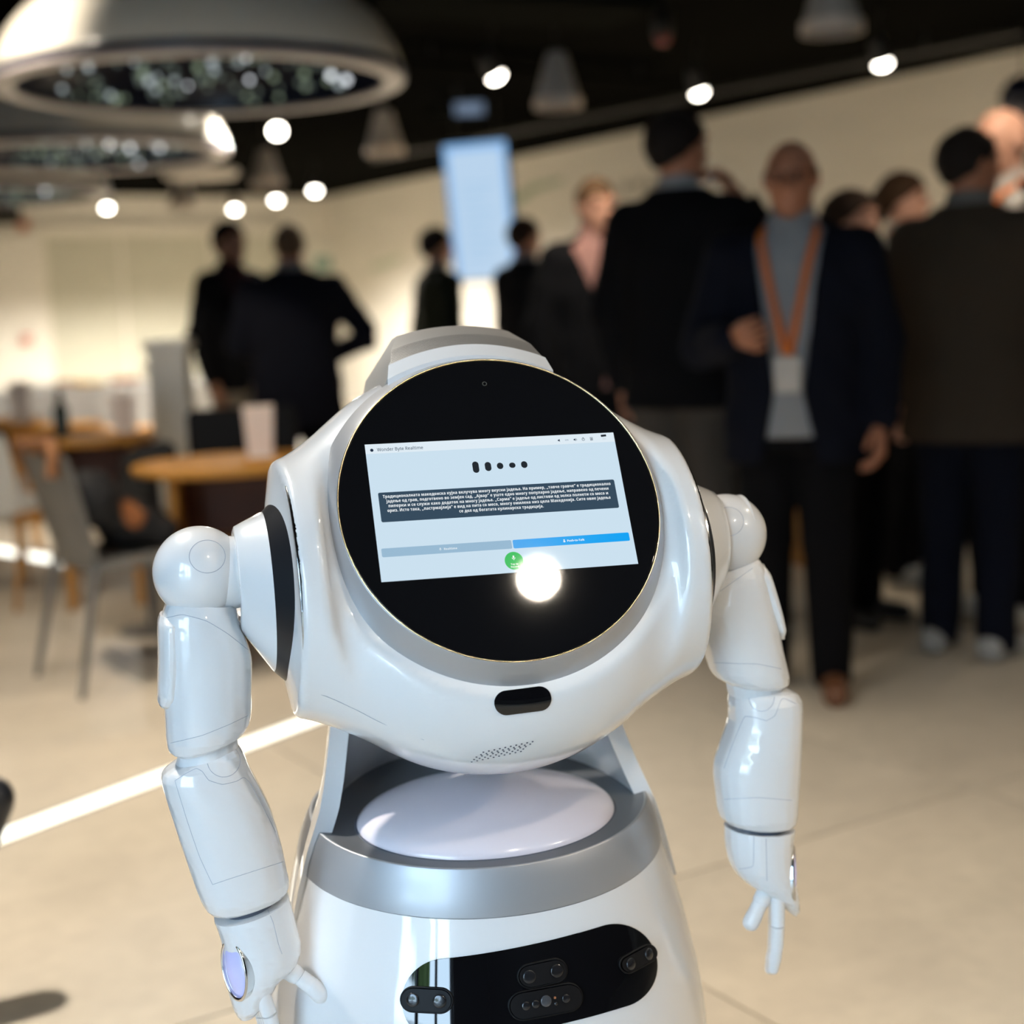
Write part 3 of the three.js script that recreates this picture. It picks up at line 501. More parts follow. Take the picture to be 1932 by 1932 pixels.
{
  // black sensor panel wrapped round the front
  const panel = part('sensor_panel', patch(bodyF, [[838, 1888], [1000, 1872], [1160, 1822]], 79, 0.0012, 0.004, 72, 20), M.panelGlass, lower, 'glossy black sensor panel');
  void panel;
  const pod = (c, ang, hl, R_, lenses, hgt = 0.0045) => {
    const d = [Math.cos(ang), Math.sin(ang)], at = (t, v = 0) => [c[0] + d[0] * t - d[1] * v, c[1] + d[1] * t + d[0] * v];
    part('sensor_pod', patch(bodyF, [at(-(hl - R_)), at(hl - R_)], R_, hgt, 0.002, 26, 6), M.podBlack, lower);
    part('pod_frame', (() => { const pts = [], e = hl - R_ + 0; for (let k = 0; k < 44; k++) { const a = k / 44 * 2 * Math.PI, q = at(Math.sign(Math.cos(a)) * e + Math.cos(a) * (R_ + 2), Math.sin(a) * (R_ + 2)), h = march(bodyF, ...q); pts.push(h.p.addScaledVector(h.n, 0.0022)); } return tube(pts, 0.0012, 120, 6, true); })(), M.podBlack, lower);
    for (const [t, v, r, m] of lenses) { const h = march(bodyF, ...at(t, v)), q = new THREE.Quaternion().setFromUnitVectors(V(0, 1, 0), h.n); part('sensor_lens', lathe([[r, 0], [r, 0.0010], [r * 0.86, 0.0016], [r * 0.5, 0.0019], [0.0001, 0.0021]], 24).applyQuaternion(q).translate(h.p.x + h.n.x * hgt, h.p.y + h.n.y * hgt, h.p.z + h.n.z * hgt), m, lower); }
  };
  const lensGrey = phys(rgb(0.011, 0.011, 0.013), 0.25, { clearcoat: 0.5 }), lensEye = phys(rgb(0.06, 0.063, 0.07), 0.12, { clearcoat: 1 });
  pod([806, 1886], 0.05, 46, 21, [[-25, 0, 0.0068, lensGrey], [25, 0, 0.0068, lensGrey]]);
  pod([1022, 1836], -0.215, 44, 20, [[-26, 0, 0.0068, lensGrey], [26, 0, 0.0068, lensGrey]]);
  pod([1201, 1809], -0.50, 35, 14, [[-19, 0, 0.0062, lensGrey], [19, 0, 0.0062, lensGrey]]);
  pod([1028, 1889], -0.185, 67, 24, [[-38, 0, 0.0045, lensGrey], [-20, 0, 0.0042, lensGrey], [0, -2, 0.0058, lensEye], [17, -5, 0.0013, std(rgb(0.35, 0.12, 0.04), 0.5)], [17, 6, 0.002, lensGrey], [37, 0, 0.0045, lensGrey]]);
}
// arms: each cross-section is given by where its two edges stand in the photograph, on the shoulder plane
function armLoft(st, { p = 2.3, n = 44, sub = 5, z = 0, crease = 0.6 } = {}) {
  const L = new THREE.CatmullRomCurve3(st.map((s) => loc(s[0], s[1], z)), false, 'centripetal'), Rr = new THREE.CatmullRomCurve3(st.map((s) => loc(s[2], s[3], z)), false, 'centripetal');
  const m = (st.length - 1) * sub, P = [], I = [];
  for (let i = 0; i <= m; i++) {
    const t = i / m, k = Math.min(st.length - 2, Math.floor(t * (st.length - 1))), u = t * (st.length - 1) - k, h = lerp(st[k][4], st[k + 1][4], sm(u)), a = L.getPoint(t), b = Rr.getPoint(t);
    const cx = (a.x + b.x) / 2, cy = (a.y + b.y) / 2, ex = (b.x - a.x) / 2, ey = (b.y - a.y) / 2, zc = z + (st[k][5] ?? 0);
    for (let j = 0; j < n; j++) { const f = j / n * 2 * Math.PI, c = Math.sign(Math.cos(f)) * Math.abs(Math.cos(f)) ** (2 / p), s = Math.sign(Math.sin(f)) * Math.abs(Math.sin(f)) ** (2 / p); P.push(cx + ex * c, cy + ey * c, zc + h * s); }
  }
  for (let i = 0; i < m; i++) for (let j = 0; j < n; j++) { const a = i * n + j, b = i * n + (j + 1) % n; I.push(a, b, a + n, b, b + n, a + n); }
  for (const [i, flip] of [[0, 1], [m, 0]]) { const c = P.length / 3; let x = 0, y = 0, q = 0; for (let j = 0; j < n; j++) { x += P[(i * n + j) * 3] / n; y += P[(i * n + j) * 3 + 1] / n; q += P[(i * n + j) * 3 + 2] / n; } P.push(x, y, q); for (let j = 0; j < n; j++) { const a = i * n + j, b = i * n + (j + 1) % n; flip ? I.push(c, b, a) : I.push(c, a, b); } }
  const g = new THREE.BufferGeometry(); g.setAttribute('position', new THREE.Float32BufferAttribute(P, 3)); g.setIndex(I); return toCreasedNormals(g, crease);
}
const caster = new THREE.Raycaster();
function seamOn(mesh, pxs, parent, closed = false, r = 0.0003) {
  mesh.updateMatrixWorld(true); const pts = [];
  for (const [x, y] of pxs) { caster.set(CP, ray(x, y)); const h = caster.intersectObject(mesh, false)[0]; if (h) pts.push(h.point.applyMatrix4(w2r)); }
  if (pts.length > 2) part('panel_seam', seamLine(pts, r, closed), M.seamLight, parent);
}
const ringPx = (x, y, rx, ry, n = 28) => Array.from({ length: n }, (_, k) => [x + rx * Math.cos(k / n * 6.2832), y + ry * Math.sin(k / n * 6.2832)]);
const dense = (pts, k = 6) => { const c = new THREE.CatmullRomCurve3(pts.map((q) => V(q[0], q[1], 0)), false, 'catmullrom', 0.25); return c.getPoints(pts.length * k).map((q) => [q.x, q.y]); };
const capsuleChain = (pts, rs) => { const g = []; for (let i = 0; i < pts.length - 1; i++) { g.push(bar(pts[i], pts[i + 1], rs[i], rs[i + 1], 20)); g.push(new THREE.SphereGeometry(rs[i], 20, 14).translate(pts[i].x, pts[i].y, pts[i].z)); } const e = pts.length - 1; g.push(new THREE.SphereGeometry(rs[e], 20, 14).translate(pts[e].x, pts[e].y, pts[e].z)); return merge(g); };
function makeArm(A) {
  const s = A.side, c = A.ball;
  const sh = part('shoulder_joint', (() => { const g = new THREE.SphereGeometry(A.r, 56, 40); return merge(g.translate(c.x, c.y, c.z), lathe([[0.0385, 0], [0.0375, 0.02], [0.036, 0.045]], 40).rotateZ(s * Math.PI / 2).translate(s * 0.292, 0.955, 0)); })(), M.white, robot);
  seamOn(sh, ringPx(...A.shoulderDisc), sh, true);
  const up = part('upper_arm', armLoft(A.upper), M.white, robot);
  part('arm_fin', armLoft(A.fin, { p: 2.1, n: 28 }), M.white, up);
  for (const q of A.upperSeams) seamOn(up, dense(q), up);
  part('elbow_sleeve', armLoft(A.sleeve, { p: 2.1 }), M.whiteSoft, up);
  const fo = part('forearm', armLoft(A.fore), M.white, robot);
  seamOn(fo, ringPx(...A.elbowDisc), fo, true);
  for (const q of A.foreSeams) seamOn(fo, dense(q), fo);
  if (A.elbow) part('elbow_ball', new THREE.SphereGeometry(A.elbow[2], 36, 24).translate(...loc(A.elbow[0], A.elbow[1], -0.004).toArray()), M.white, fo);
  part('wrist', bar(loc(...A.wrist[0]), loc(...A.wrist[1]), 0.026, 0.026, 32), M.seam, fo);
  const ha = part('hand', armLoft(A.hand, { p: 2.2 }), M.white, robot);
  for (const q of A.handSeams) seamOn(ha, dense(q), ha);
  // oval light on the back of the hand
  const o = loc(...A.light.at).addScaledVector(A.light.n.clone().normalize(), 0.0022), q = new THREE.Quaternion().setFromUnitVectors(V(0, 0, 1), A.light.n.clone().normalize()), tilt = new THREE.Quaternion().setFromAxisAngle(V(0, 0, 1), A.light.roll);
  const put = (g) => g.applyQuaternion(tilt).applyQuaternion(q).translate(o.x, o.y, o.z);
  part('light_ring', put(axial([[0.0285, -0.012], [0.0300, 0], [0.0292, 0.0016], [0.0272, 0.0020], [0.0258, 0.0004], [0.0258, -0.004]], 64).scale(0.66, 1.08, 1)), M.chrome, ha, 'chrome oval ring');
  part('hand_light', put(axial([[0.0258, -0.002], [0.022, 0.0012], [0.012, 0.0028], [0.0002, 0.0034]], 64).scale(0.66, 1.08, 1)), phys(rgb(0.55, 0.55, 0.80), 0.25, { clearcoat: 1, emissive: rgb(0.35, 0.36, 0.9), emissiveIntensity: 0.22 }), ha, 'lavender oval light');
  const l = new THREE.PointLight(rgb(0.6, 0.62, 1), 0.0002); l.name = 'hand_glow'; l.position.copy(o).addScaledVector(A.light.n.clone().normalize(), 0.01); ha.add(l);
  const th = A.thumb.map((t) => loc(t[0], t[1], t[2]));
  part('thumb', merge(capsuleChain(th.slice(0, 2), [0.0100, 0.0098]), bar(th[1], th[2], 0.0078, 0.0078, 20), bar(th[2], th[3], 0.0086, 0.0088, 20), capsuleChain(th.slice(3), [0.0092, 0.0096])), M.whiteSoft, ha);
  A.fingers.forEach((f) => { const p = f.map((t) => loc(t[0], t[1], t[2])); part('finger', merge(bar(p[0], p[1], 0.0085, 0.0082, 18), bar(p[1].clone().lerp(p[2], 0.06), p[2].clone().lerp(p[1], 0.06), 0.0080, 0.0078, 18), bar(p[0].clone().lerp(p[3], 0.1), p[2], 0.0062, 0.0062, 14), capsuleChain([p[2], p[2].clone().lerp(p[3], 0.5), p[3]], [0.0074, 0.0078, 0.0062])), M.white, ha); });
}
makeArm({
  side: -1, ball: V(-0.293, 0.9585, 0), r: 0.0458, shoulderDisc: [391, 1050, 34, 31],
  upper: [[316, 1130, 444, 1138, 0.034], [306, 1156, 450, 1166, 0.041], [301, 1185, 463, 1200, 0.044], [300, 1225, 474, 1236, 0.045], [305, 1290, 474, 1300, 0.045], [310, 1350, 473, 1345, 0.045], [313, 1395, 469, 1362, 0.044], [319, 1416, 460, 1376, 0.041], [334, 1424, 447, 1384, 0.035]],
  fin: [[301, 1158, 340, 1160, 0.024], [297, 1172, 350, 1176, 0.035], [297, 1240, 352, 1245, 0.037], [296, 1300, 345, 1306, 0.033], [296, 1318, 330, 1326, 0.026], [299, 1326, 322, 1332, 0.02]],
  upperSeams: [[[312, 1166], [345, 1160], [390, 1172], [430, 1196], [468, 1226]], [[322, 1402], [380, 1388], [430, 1368], [468, 1350]]],
  sleeve: [[338, 1408, 446, 1378, 0.030], [336, 1425, 448, 1396, 0.031], [330, 1448, 452, 1420, 0.031]],
  fore: [[350, 1436, 436, 1400, 0.024], [336, 1440, 448, 1404, 0.031], [318, 1449, 458, 1418, 0.036], [305, 1461, 467, 1437, 0.039], [305, 1476, 476, 1456, 0.041], [324, 1542, 508, 1518, 0.043], [348, 1614, 528, 1582, 0.043], [372, 1682, 541, 1640, 0.042], [383, 1706, 545, 1662, 0.041], [392, 1717, 541, 1674, 0.038], [406, 1723, 532, 1681, 0.031]],
  elbowDisc: [422, 1435, 31, 31],
  foreSeams: [[[330, 1473], [350, 1460], [370, 1450], [382, 1456], [394, 1472], [420, 1480], [446, 1474], [460, 1467], [472, 1478], [500, 1530], [520, 1570]], [[330, 1473], [352, 1545], [376, 1615], [401, 1669]], [[401, 1669], [440, 1656], [490, 1640], [537, 1625]]],
  wrist: [[466, 1690, 0], [476, 1722, 0]],
  hand: [[408, 1734, 536, 1689, 0.032], [404, 1736, 543, 1686, 0.038], [407, 1745, 547, 1698, 0.039], [416, 1772, 559, 1742, 0.040], [421, 1802, 567, 1782, 0.040], [425, 1840, 560, 1808, 0.040], [431, 1872, 534, 1828, 0.038], [438, 1896, 512, 1864, 0.034], [446, 1912, 486, 1898, 0.024], [452, 1916, 468, 1910, 0.012]],
  handSeams: [[[500, 1705], [515, 1740], [525, 1780], [532, 1800]]],
  light: { at: [446, 1829, 0.0265], n: V(-0.82, 0.06, 0.57), roll: 0.2 },
  thumb: [[531, 1822, 0.012], [556, 1838, 0.016], [566, 1844, 0.018], [590, 1862, 0.022], [604, 1876, 0.024]],
  fingers: [0, 1, 2, 3].map((k) => [[494 - k * 4, 1872, 0.028 - k * 0.018], [507 - k * 4, 1912, 0.030 - k * 0.018], [520 - k * 4, 1960, 0.030 - k * 0.018], [520 - k * 4, 2010, 0.024 - k * 0.018]]),
});
makeArm({
  side: 1, ball: V(0.2725, 0.951, 0), r: 0.0445, shoulderDisc: [1374, 984, 29, 27],
  upper: [[1332, 1080, 1420, 1046, 0.032], [1324, 1100, 1427, 1054, 0.038], [1316, 1130, 1434, 1066, 0.042], [1313, 1160, 1440, 1086, 0.044], [1324, 1198, 1454, 1146, 0.045], [1340, 1250, 1470, 1226, 0.045], [1347, 1269, 1479, 1264, 0.044], [1357, 1281, 1480, 1281, 0.041], [1374, 1290, 1472, 1291, 0.034]],
  fin: [[1404, 1066, 1436, 1062, 0.022], [1408, 1085, 1444, 1080, 0.033], [1424, 1140, 1460, 1135, 0.035], [1440, 1180, 1471, 1176, 0.031], [1452, 1200, 1474, 1200, 0.02]],
  upperSeams: [[[1316, 1157], [1345, 1126], [1380, 1100], [1420, 1072]], [[1345, 1250], [1390, 1252], [1430, 1253], [1474, 1262]]],
  sleeve: [[1374, 1282, 1470, 1282, 0.028], [1374, 1295, 1472, 1294, 0.029], [1378, 1312, 1472, 1306, 0.029]],
  fore: [[1394, 1304, 1464, 1296, 0.024], [1384, 1308, 1484, 1297, 0.031], [1380, 1318, 1499, 1305, 0.036], [1380, 1335, 1506, 1318, 0.039], [1380, 1362, 1506, 1345, 0.041], [1366, 1405, 1505, 1395, 0.042], [1352, 1449, 1503, 1448, 0.042], [1356, 1504, 1499, 1504, 0.041], [1360, 1534, 1497, 1536, 0.040], [1366, 1548, 1493, 1548, 0.037], [1380, 1555, 1482, 1555, 0.030]],
  elbow: [1400, 1326, 0.0155], elbowDisc: [1437, 1315, 24, 27],
  foreSeams: [[[1446, 1360], [1425, 1354], [1406, 1352], [1398, 1366], [1380, 1410], [1366, 1450]], [[1446, 1360], [1462, 1350], [1473, 1322], [1480, 1318], [1502, 1328]], [[1367, 1508], [1430, 1505], [1494, 1510]]],
  wrist: [[1432, 1545, 0], [1433, 1568, 0]],
  hand: [[1380, 1562, 1486, 1560, 0.030], [1372, 1561, 1493, 1558, 0.036], [1372, 1572, 1492, 1570, 0.037], [1374, 1600, 1489, 1596, 0.038], [1382, 1633, 1489, 1622, 0.038], [1398, 1657, 1494, 1652, 0.036], [1422, 1674, 1500, 1686, 0.032], [1456, 1690, 1502, 1710, 0.025], [1482, 1716, 1500, 1726, 0.012]],
  handSeams: [[[1445, 1562], [1446, 1610], [1447, 1662]], [[1380, 1564], [1420, 1562], [1422, 1600], [1420, 1634], [1394, 1640]]],
  light: { at: [1494, 1648, 0.015], n: V(0.87, 0.02, 0.48), roll: -0.22 },
  thumb: [[1450, 1672, 0.014], [1437, 1698, 0.018], [1434, 1704, 0.018], [1424, 1726, 0.020], [1417, 1740, 0.020]],
  fingers: [0, 1, 2, 3].map((k) => [[1467 - k * 1.5, 1690, 0.022 - k * 0.017], [1467 - k * 1.5, 1745, 0.024 - k * 0.017], [1465 - k * 1.5, 1790, 0.024 - k * 0.017], [1459 - k * 2, 1828, 0.018 - k * 0.017]]),
});

{
  // ceiling spot whose mirror image stands on the black glass, and spots aimed at guests and dome
  const q0 = V(0, 0, 0).applyMatrix4(faceM).applyMatrix4(r2w), nw = nF.clone().transformDirection(r2w), hit = onPlane(1014, 1086, q0, nw), d = ray(1014, 1086), rf = d.clone().addScaledVector(nw, -2 * d.dot(nw));
  const p = hit.clone().addScaledVector(rf, (2.7 - hit.y) / rf.y); spotLamp(p, hit.clone().lerp(V(p.x, 0, p.z), 0.3), 4, false, 60, 1);
  for (const [x, y, h, w] of [[1117, 340, 1.78, 12], [1898, 206, 1.84, 9]]) { const t = onY(x, y, h), b = V(CP.x - t.x, 0, CP.z - t.z).normalize(); t.y -= 0.14; spotLamp(V(t.x, 2.75, t.z).addScaledVector(b, 0.95).addScaledVector(camRight, 0.15), t, w, false, 24, 0.6); }
  const ds = onY(383, 163, domeH); spotLamp(V(ds.x, 2.85, ds.z).addScaledVector(camRight, -1.05).addScaledVector(V(camF.x, 0, camF.z).normalize(), -1.6), ds.clone().add(V(0, 0.16, 0)).addScaledVector(camRight, -0.62).addScaledVector(V(camF.x, 0, camF.z).normalize(), -0.55), 20, false, 27, 0.9);
}
// ---------------------------------------------------------------- furniture
function makeChair(name, label, category, pos, turn, shell, legM, k = 1) {
  const c = thing(name, label, category, pos, turn);
  const P = [], I = [], nu = 12, nv = 14; // one bent sheet for seat and one for back, both with thickness
  const sheet = (fn, th) => {
    const g = new THREE.BufferGeometry(), p = [], ix = []; for (const s of [0, 1]) for (let i = 0; i <= nu; i++) for (let j = 0; j <= nv; j++) { const q = fn(i / nu * 2 - 1, j / nv, s * th); p.push(...q); }
    const n = (nu + 1) * (nv + 1), id = (s, i, j) => s * n + i * (nv + 1) + j;
    for (let i = 0; i < nu; i++) for (let j = 0; j < nv; j++) { ix.push(id(1, i, j), id(1, i, j + 1), id(1, i + 1, j), id(1, i + 1, j), id(1, i, j + 1), id(1, i + 1, j + 1)); ix.push(id(0, i, j), id(0, i + 1, j), id(0, i, j + 1), id(0, i + 1, j), id(0, i + 1, j + 1), id(0, i, j + 1)); }
    const edge = (a, b, c2, d) => ix.push(a, b, c2, c2, b, d);
    for (let i = 0; i < nu; i++) { edge(id(0, i, 0), id(1, i, 0), id(0, i + 1, 0), id(1, i + 1, 0)); edge(id(1, i, nv), id(0, i, nv), id(1, i + 1, nv), id(0, i + 1, nv)); }
    for (let j = 0; j < nv; j++) { edge(id(1, 0, j), id(0, 0, j), id(1, 0, j + 1), id(0, 0, j + 1)); edge(id(0, nu, j), id(1, nu, j), id(0, nu, j + 1), id(1, nu, j + 1)); }
    g.setAttribute('position', new THREE.Float32BufferAttribute(p, 3)); g.setIndex(ix); return toCreasedNormals(g, 0.7);
  };
  void P; void I;
  part('seat', sheet((u, v, t) => { const w = 0.215 - 0.02 * v; return [u * w, 0.445 - 0.018 * Math.cos(u * 1.4) - 0.02 * v * v + t, lerp(0.23, -0.19, v)]; }, 0.018), shell, c);
  part('backrest', sheet((u, v, t) => { const w = lerp(0.195, 0.215, sm(v * 1.5)) * (v > 0.9 ? 1 - (v - 0.9) * 0.6 : 1); return [u * w, lerp(0.43, 0.82 * k, v), -0.205 - 0.09 * v + 0.035 * u * u + t]; }, 0.018), shell, c);
  for (const s of [-1, 1]) { part('leg', bar(V(s * 0.20, 0.43, 0.17), V(s * 0.225, 0, 0.215), 0.016, 0.011), legM, c); part('leg', bar(V(s * 0.20, 0.43, -0.17), V(s * 0.225, 0, -0.265), 0.016, 0.011), legM, c); }
  part('stretcher', merge(bar(V(-0.2, 0.418, 0.17), V(0.2, 0.418, 0.17), 0.011), bar(V(-0.2, 0.418, -0.17), V(0.2, 0.418, -0.17), 0.011), bar(V(-0.2, 0.418, -0.17), V(-0.2, 0.418, 0.17), 0.011), bar(V(0.2, 0.418, -0.17), V(0.2, 0.418, 0.17), 0.011)), legM, c);
  return c;
}
{
  const a = onY(70, 1275, 0), b = onY(155, 1320, 0), mid = a.clone().lerp(b, 0.5), across = b.clone().sub(a).setY(0).normalize();
  let f = V(-across.z, 0, across.x); if (f.dot(camRight) < 0) f.negate();
  const turn = Math.atan2(f.x, f.z), pos = mid.clone().addScaledVector(f, 0.265);
  makeChair('plastic_chair', 'grey moulded chair with slim legs and a dark jacket on its seat', 'chair', pos, turn, M.greyPlastic, M.greyMetal, 0.98);
  // jacket heaped on that seat
  const j = thing('jacket', 'black jacket with orange lining heaped on the grey chair', 'jacket', pos.clone(), turn);
  const jf = (x, y, z) => { let d = cap(x, y, z, [-0.12, 0.66, -0.14], [0.14, 0.64, -0.13], 0.085, 0.08); d = smin(d, cap(x, y, z, [0.0, 0.54, 0.0], [0.06, 0.52, 0.12], 0.09, 0.07), 0.06); d = smin(d, cap(x, y, z, [-0.1, 0.60, -0.08], [-0.12, 0.515, 0.1], 0.075, 0.055), 0.05); d = smin(d, cap(x, y, z, [0.13, 0.60, -0.08], [0.16, 0.515, 0.12], 0.07, 0.055), 0.05); return Math.max(d + 0.006 * Math.sin(x * 40 + y * 25) * Math.cos(z * 36 - y * 18), 0.449 - y + 0.0); };
  part('jacket_body', field(jf, [-0.26, 0.43, -0.28], [0.28, 0.79, 0.26], 0.014), std(rgb(0.012, 0.011, 0.012), 0.8, { map: clothTex }), j);
  const lf = (x, y, z) => Math.max(jf(x, y, z) - 0.004, Math.hypot((x - 0.03) / 0.07, (y - 0.57) / 0.10, (z + 0.02) / 0.25) - 1);
  void lf;
  part('jacket_lining', field((x, y, z) => smax(jf(x, y, z) - 0.005, Math.hypot((x + 0.20) * 1.0, (y - 0.60) * 0.6, z + 0.02) - 0.052, 0.01), [-0.3, 0.45, -0.28], [0.1, 0.76, 0.2], 0.012), std(rgb(0.24, 0.08, 0.02), 0.8), j, 'orange lining');
  const sleeve = thing('scarf', 'tan scarf laid over the back of the grey chair', 'scarf', pos.clone(), turn);
  part('cloth', merge(tube([V(-0.22, 0.74, -0.30), V(-0.20, 0.84, -0.285), V(-0.06, 0.84, -0.285), V(0.08, 0.835, -0.285), V(0.19, 0.82, -0.27), V(0.215, 0.70, -0.22)], 0.022, 40, 10)), std(rgb(0.42, 0.18, 0.07), 0.85, { map: clothTex }), sleeve);
  const bagP = pos.clone().addScaledVector(f, 0.36).addScaledVector(V(camF.x, 0, camF.z), -0.30);
  const bag = thing('shopping_bag', 'black soft bag standing on the floor beside the grey chair', 'bag', V(bagP.x, 0, bagP.z), turn);
  part('bag_body', field((x, y, z) => { const t = Math.min(1, Math.max(0, y / 0.36)); return smax(Math.max(Math.abs(x) - lerp(0.12, 0.17, t), Math.abs(z) - lerp(0.06, 0.08, t)) + 0.01 * Math.sin(y * 30 + x * 12), Math.max(y - 0.38, 0.005 - y), 0.03); }, [-0.22, -0.02, -0.14], [0.22, 0.42, 0.14], 0.012), std(rgb(0.010, 0.010, 0.011), 0.7), bag);
  part('handle', tube([V(-0.08, 0.37, 0), V(-0.06, 0.41, 0), V(0.06, 0.41, 0), V(0.08, 0.37, 0)], 0.008, 20, 8), M.blackMatte, bag);
  const wc = onY(36, 946, 0.45);
  makeChair('plastic_chair', 'white moulded chair with pale wooden legs beyond the grey chair', 'chair', V(wc.x, 0, wc.z), -AZ + R(150), M.whitePlastic, M.wood, 0.95);
}
function cubbyTable(name, label, c, h, r, turn) {
  const t = thing(name, label, 'table', V(c.x, 0, c.z), turn);
  part('table_top', lathe([[0.001, h - 0.032], [r - 0.01, h - 0.032], [r, h - 0.024], [r, h - 0.006], [r - 0.006, h], [0.001, h]], 64), M.wood, t);
  const w = r * 1.15, d = r * 1.0;
  part('side_panel', rbox(0.03, 0.26, d, 0.005, w / 2, h - 0.165, 0), M.wood, t); part('side_panel', rbox(0.03, 0.26, d, 0.005, -w / 2, h - 0.165, 0), M.wood, t);
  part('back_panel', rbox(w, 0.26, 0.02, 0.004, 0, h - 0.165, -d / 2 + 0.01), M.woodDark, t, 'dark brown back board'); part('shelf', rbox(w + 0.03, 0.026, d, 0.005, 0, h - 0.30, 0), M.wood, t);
  for (const sx of [-1, 1]) for (const sz of [-1, 1]) part('leg', rbox(0.036, h - 0.30, 0.036, 0.006, sx * (w / 2 - 0.01), (h - 0.30) / 2, sz * (d / 2 - 0.02)), M.wood, t);
  return t;
}
const t1 = onY(436, 868, 0.72), t2 = onY(178, 822, 0.75), t3 = onY(-14, 792, 0.75);
cubbyTable('round_table', 'round plywood table with an open cubby, nearest the robot', t1, 0.72, 0.355, -AZ + R(8));
cubbyTable('round_table', 'round plywood table behind the grey chair, between two other tables', t2, 0.75, 0.27, -AZ + R(14));
cubbyTable('round_table', 'round plywood table next to the white buffet cloth', t3, 0.75, 0.27, -AZ - R(6));
function tent(px, py, h, label, w = 0.10, ht = 0.18) {
  const p = onY(px, py, h), g = thing('menu_holder', label, 'menu holder', p, -AZ + R(10), 'menu holders');
  const sh = new THREE.Shape(); sh.moveTo(-w * 0.42, 0); sh.lineTo(w * 0.42, 0); sh.lineTo(w * 0.52, ht); sh.lineTo(-w * 0.52, ht); sh.closePath();
  part('card', new THREE.ExtrudeGeometry(sh, { depth: 0.05, bevelEnabled: true, bevelSize: 0.004, bevelThickness: 0.004, bevelSegments: 2 }).translate(0, 0.004, -0.025), M.card, g); part('base', rbox(w * 0.8, 0.008, 0.07, 0.003, 0, 0.004, 0), M.whitePlastic, g);
}
tent(492, 862, 0.72, 'beige menu holder on the table nearest the robot'); tent(236, 816, 0.75, 'beige menu holder on the middle table', 0.095, 0.165); tent(42, 795, 0.75, 'beige menu holder on the table by the buffet', 0.10, 0.2);
{
  // plywood stool with a black coat by the first table
  const st = V(t1.x, 0, t1.z).addScaledVector(camRight, -0.08).addScaledVector(V(camF.x, 0, camF.z).normalize(), 0.72), g = thing('coat_chair', 'dark upholstered chair pushed up behind the nearest round table', 'chair', st, -AZ + R(10));
  part('seat', rbox(0.46, 0.09, 0.44, 0.03, 0, 0.44, 0), M.blackMatte, g); part('backrest', rbox(0.46, 0.40, 0.07, 0.03, 0, 0.66, -0.2), M.blackMatte, g);
  for (const sx of [-1, 1]) for (const sz of [-1, 1]) part('leg', bar(V(sx * 0.18, 0.4, sz * 0.17), V(sx * 0.21, 0, sz * 0.2), 0.016, 0.011), M.wood, g);
  const k = thing('coat', 'black coat hanging down beside the nearest round table', 'coat', V(t1.x, 0, t1.z).addScaledVector(camRight, -0.46).addScaledVector(V(camF.x, 0, camF.z).normalize(), 0.5), -AZ);
  part('coat_body', field((x, y, z) => smin(cap(x, y, z, [0.0, 0.66, 0], [-0.02, 0.42, 0.02], 0.07, 0.10), cap(x, y, z, [0.05, 0.70, 0], [0.12, 0.72, 0.02], 0.05, 0.045), 0.05) + 0.006 * Math.sin(x * 50 + z * 30), [-0.2, 0.25, -0.18], [0.25, 0.82, 0.18], 0.013), std(rgb(0.010, 0.010, 0.011), 0.8, { map: clothTex }), k);
  part('coat_stand', merge(bar(V(0, 0, 0), V(0, 0.45, 0), 0.014), lathe([[0.001, 0.0], [0.13, 0.0], [0.13, 0.012], [0.02, 0.02]], 24)), M.greyMetal, k);
  // plywood cubes behind table two
  [[120, 800, 'open plywood cube seat behind the middle table'], [262, 806, 'open plywood cube seat beside the middle table']].forEach(([x, y, l], i) => {
    const p = onY(x, y, 0.62), q = thing('cube_seat', l, 'seat', V(p.x, 0, p.z), -AZ + R(6 + i * 16)), s = 0.42;
    for (const sx of [-1, 1]) part('side_panel', rbox(0.03, 0.62, s, 0.006, sx * s / 2, 0.31, 0), M.wood, q);
    part('seat_board', rbox(s + 0.03, 0.03, s, 0.006, 0, 0.605, 0), M.wood, q); part('back_panel', rbox(s, 0.6, 0.02, 0.004, 0, 0.3, -s / 2 + 0.01), M.woodDark, q, 'dark brown back board');
  });
}
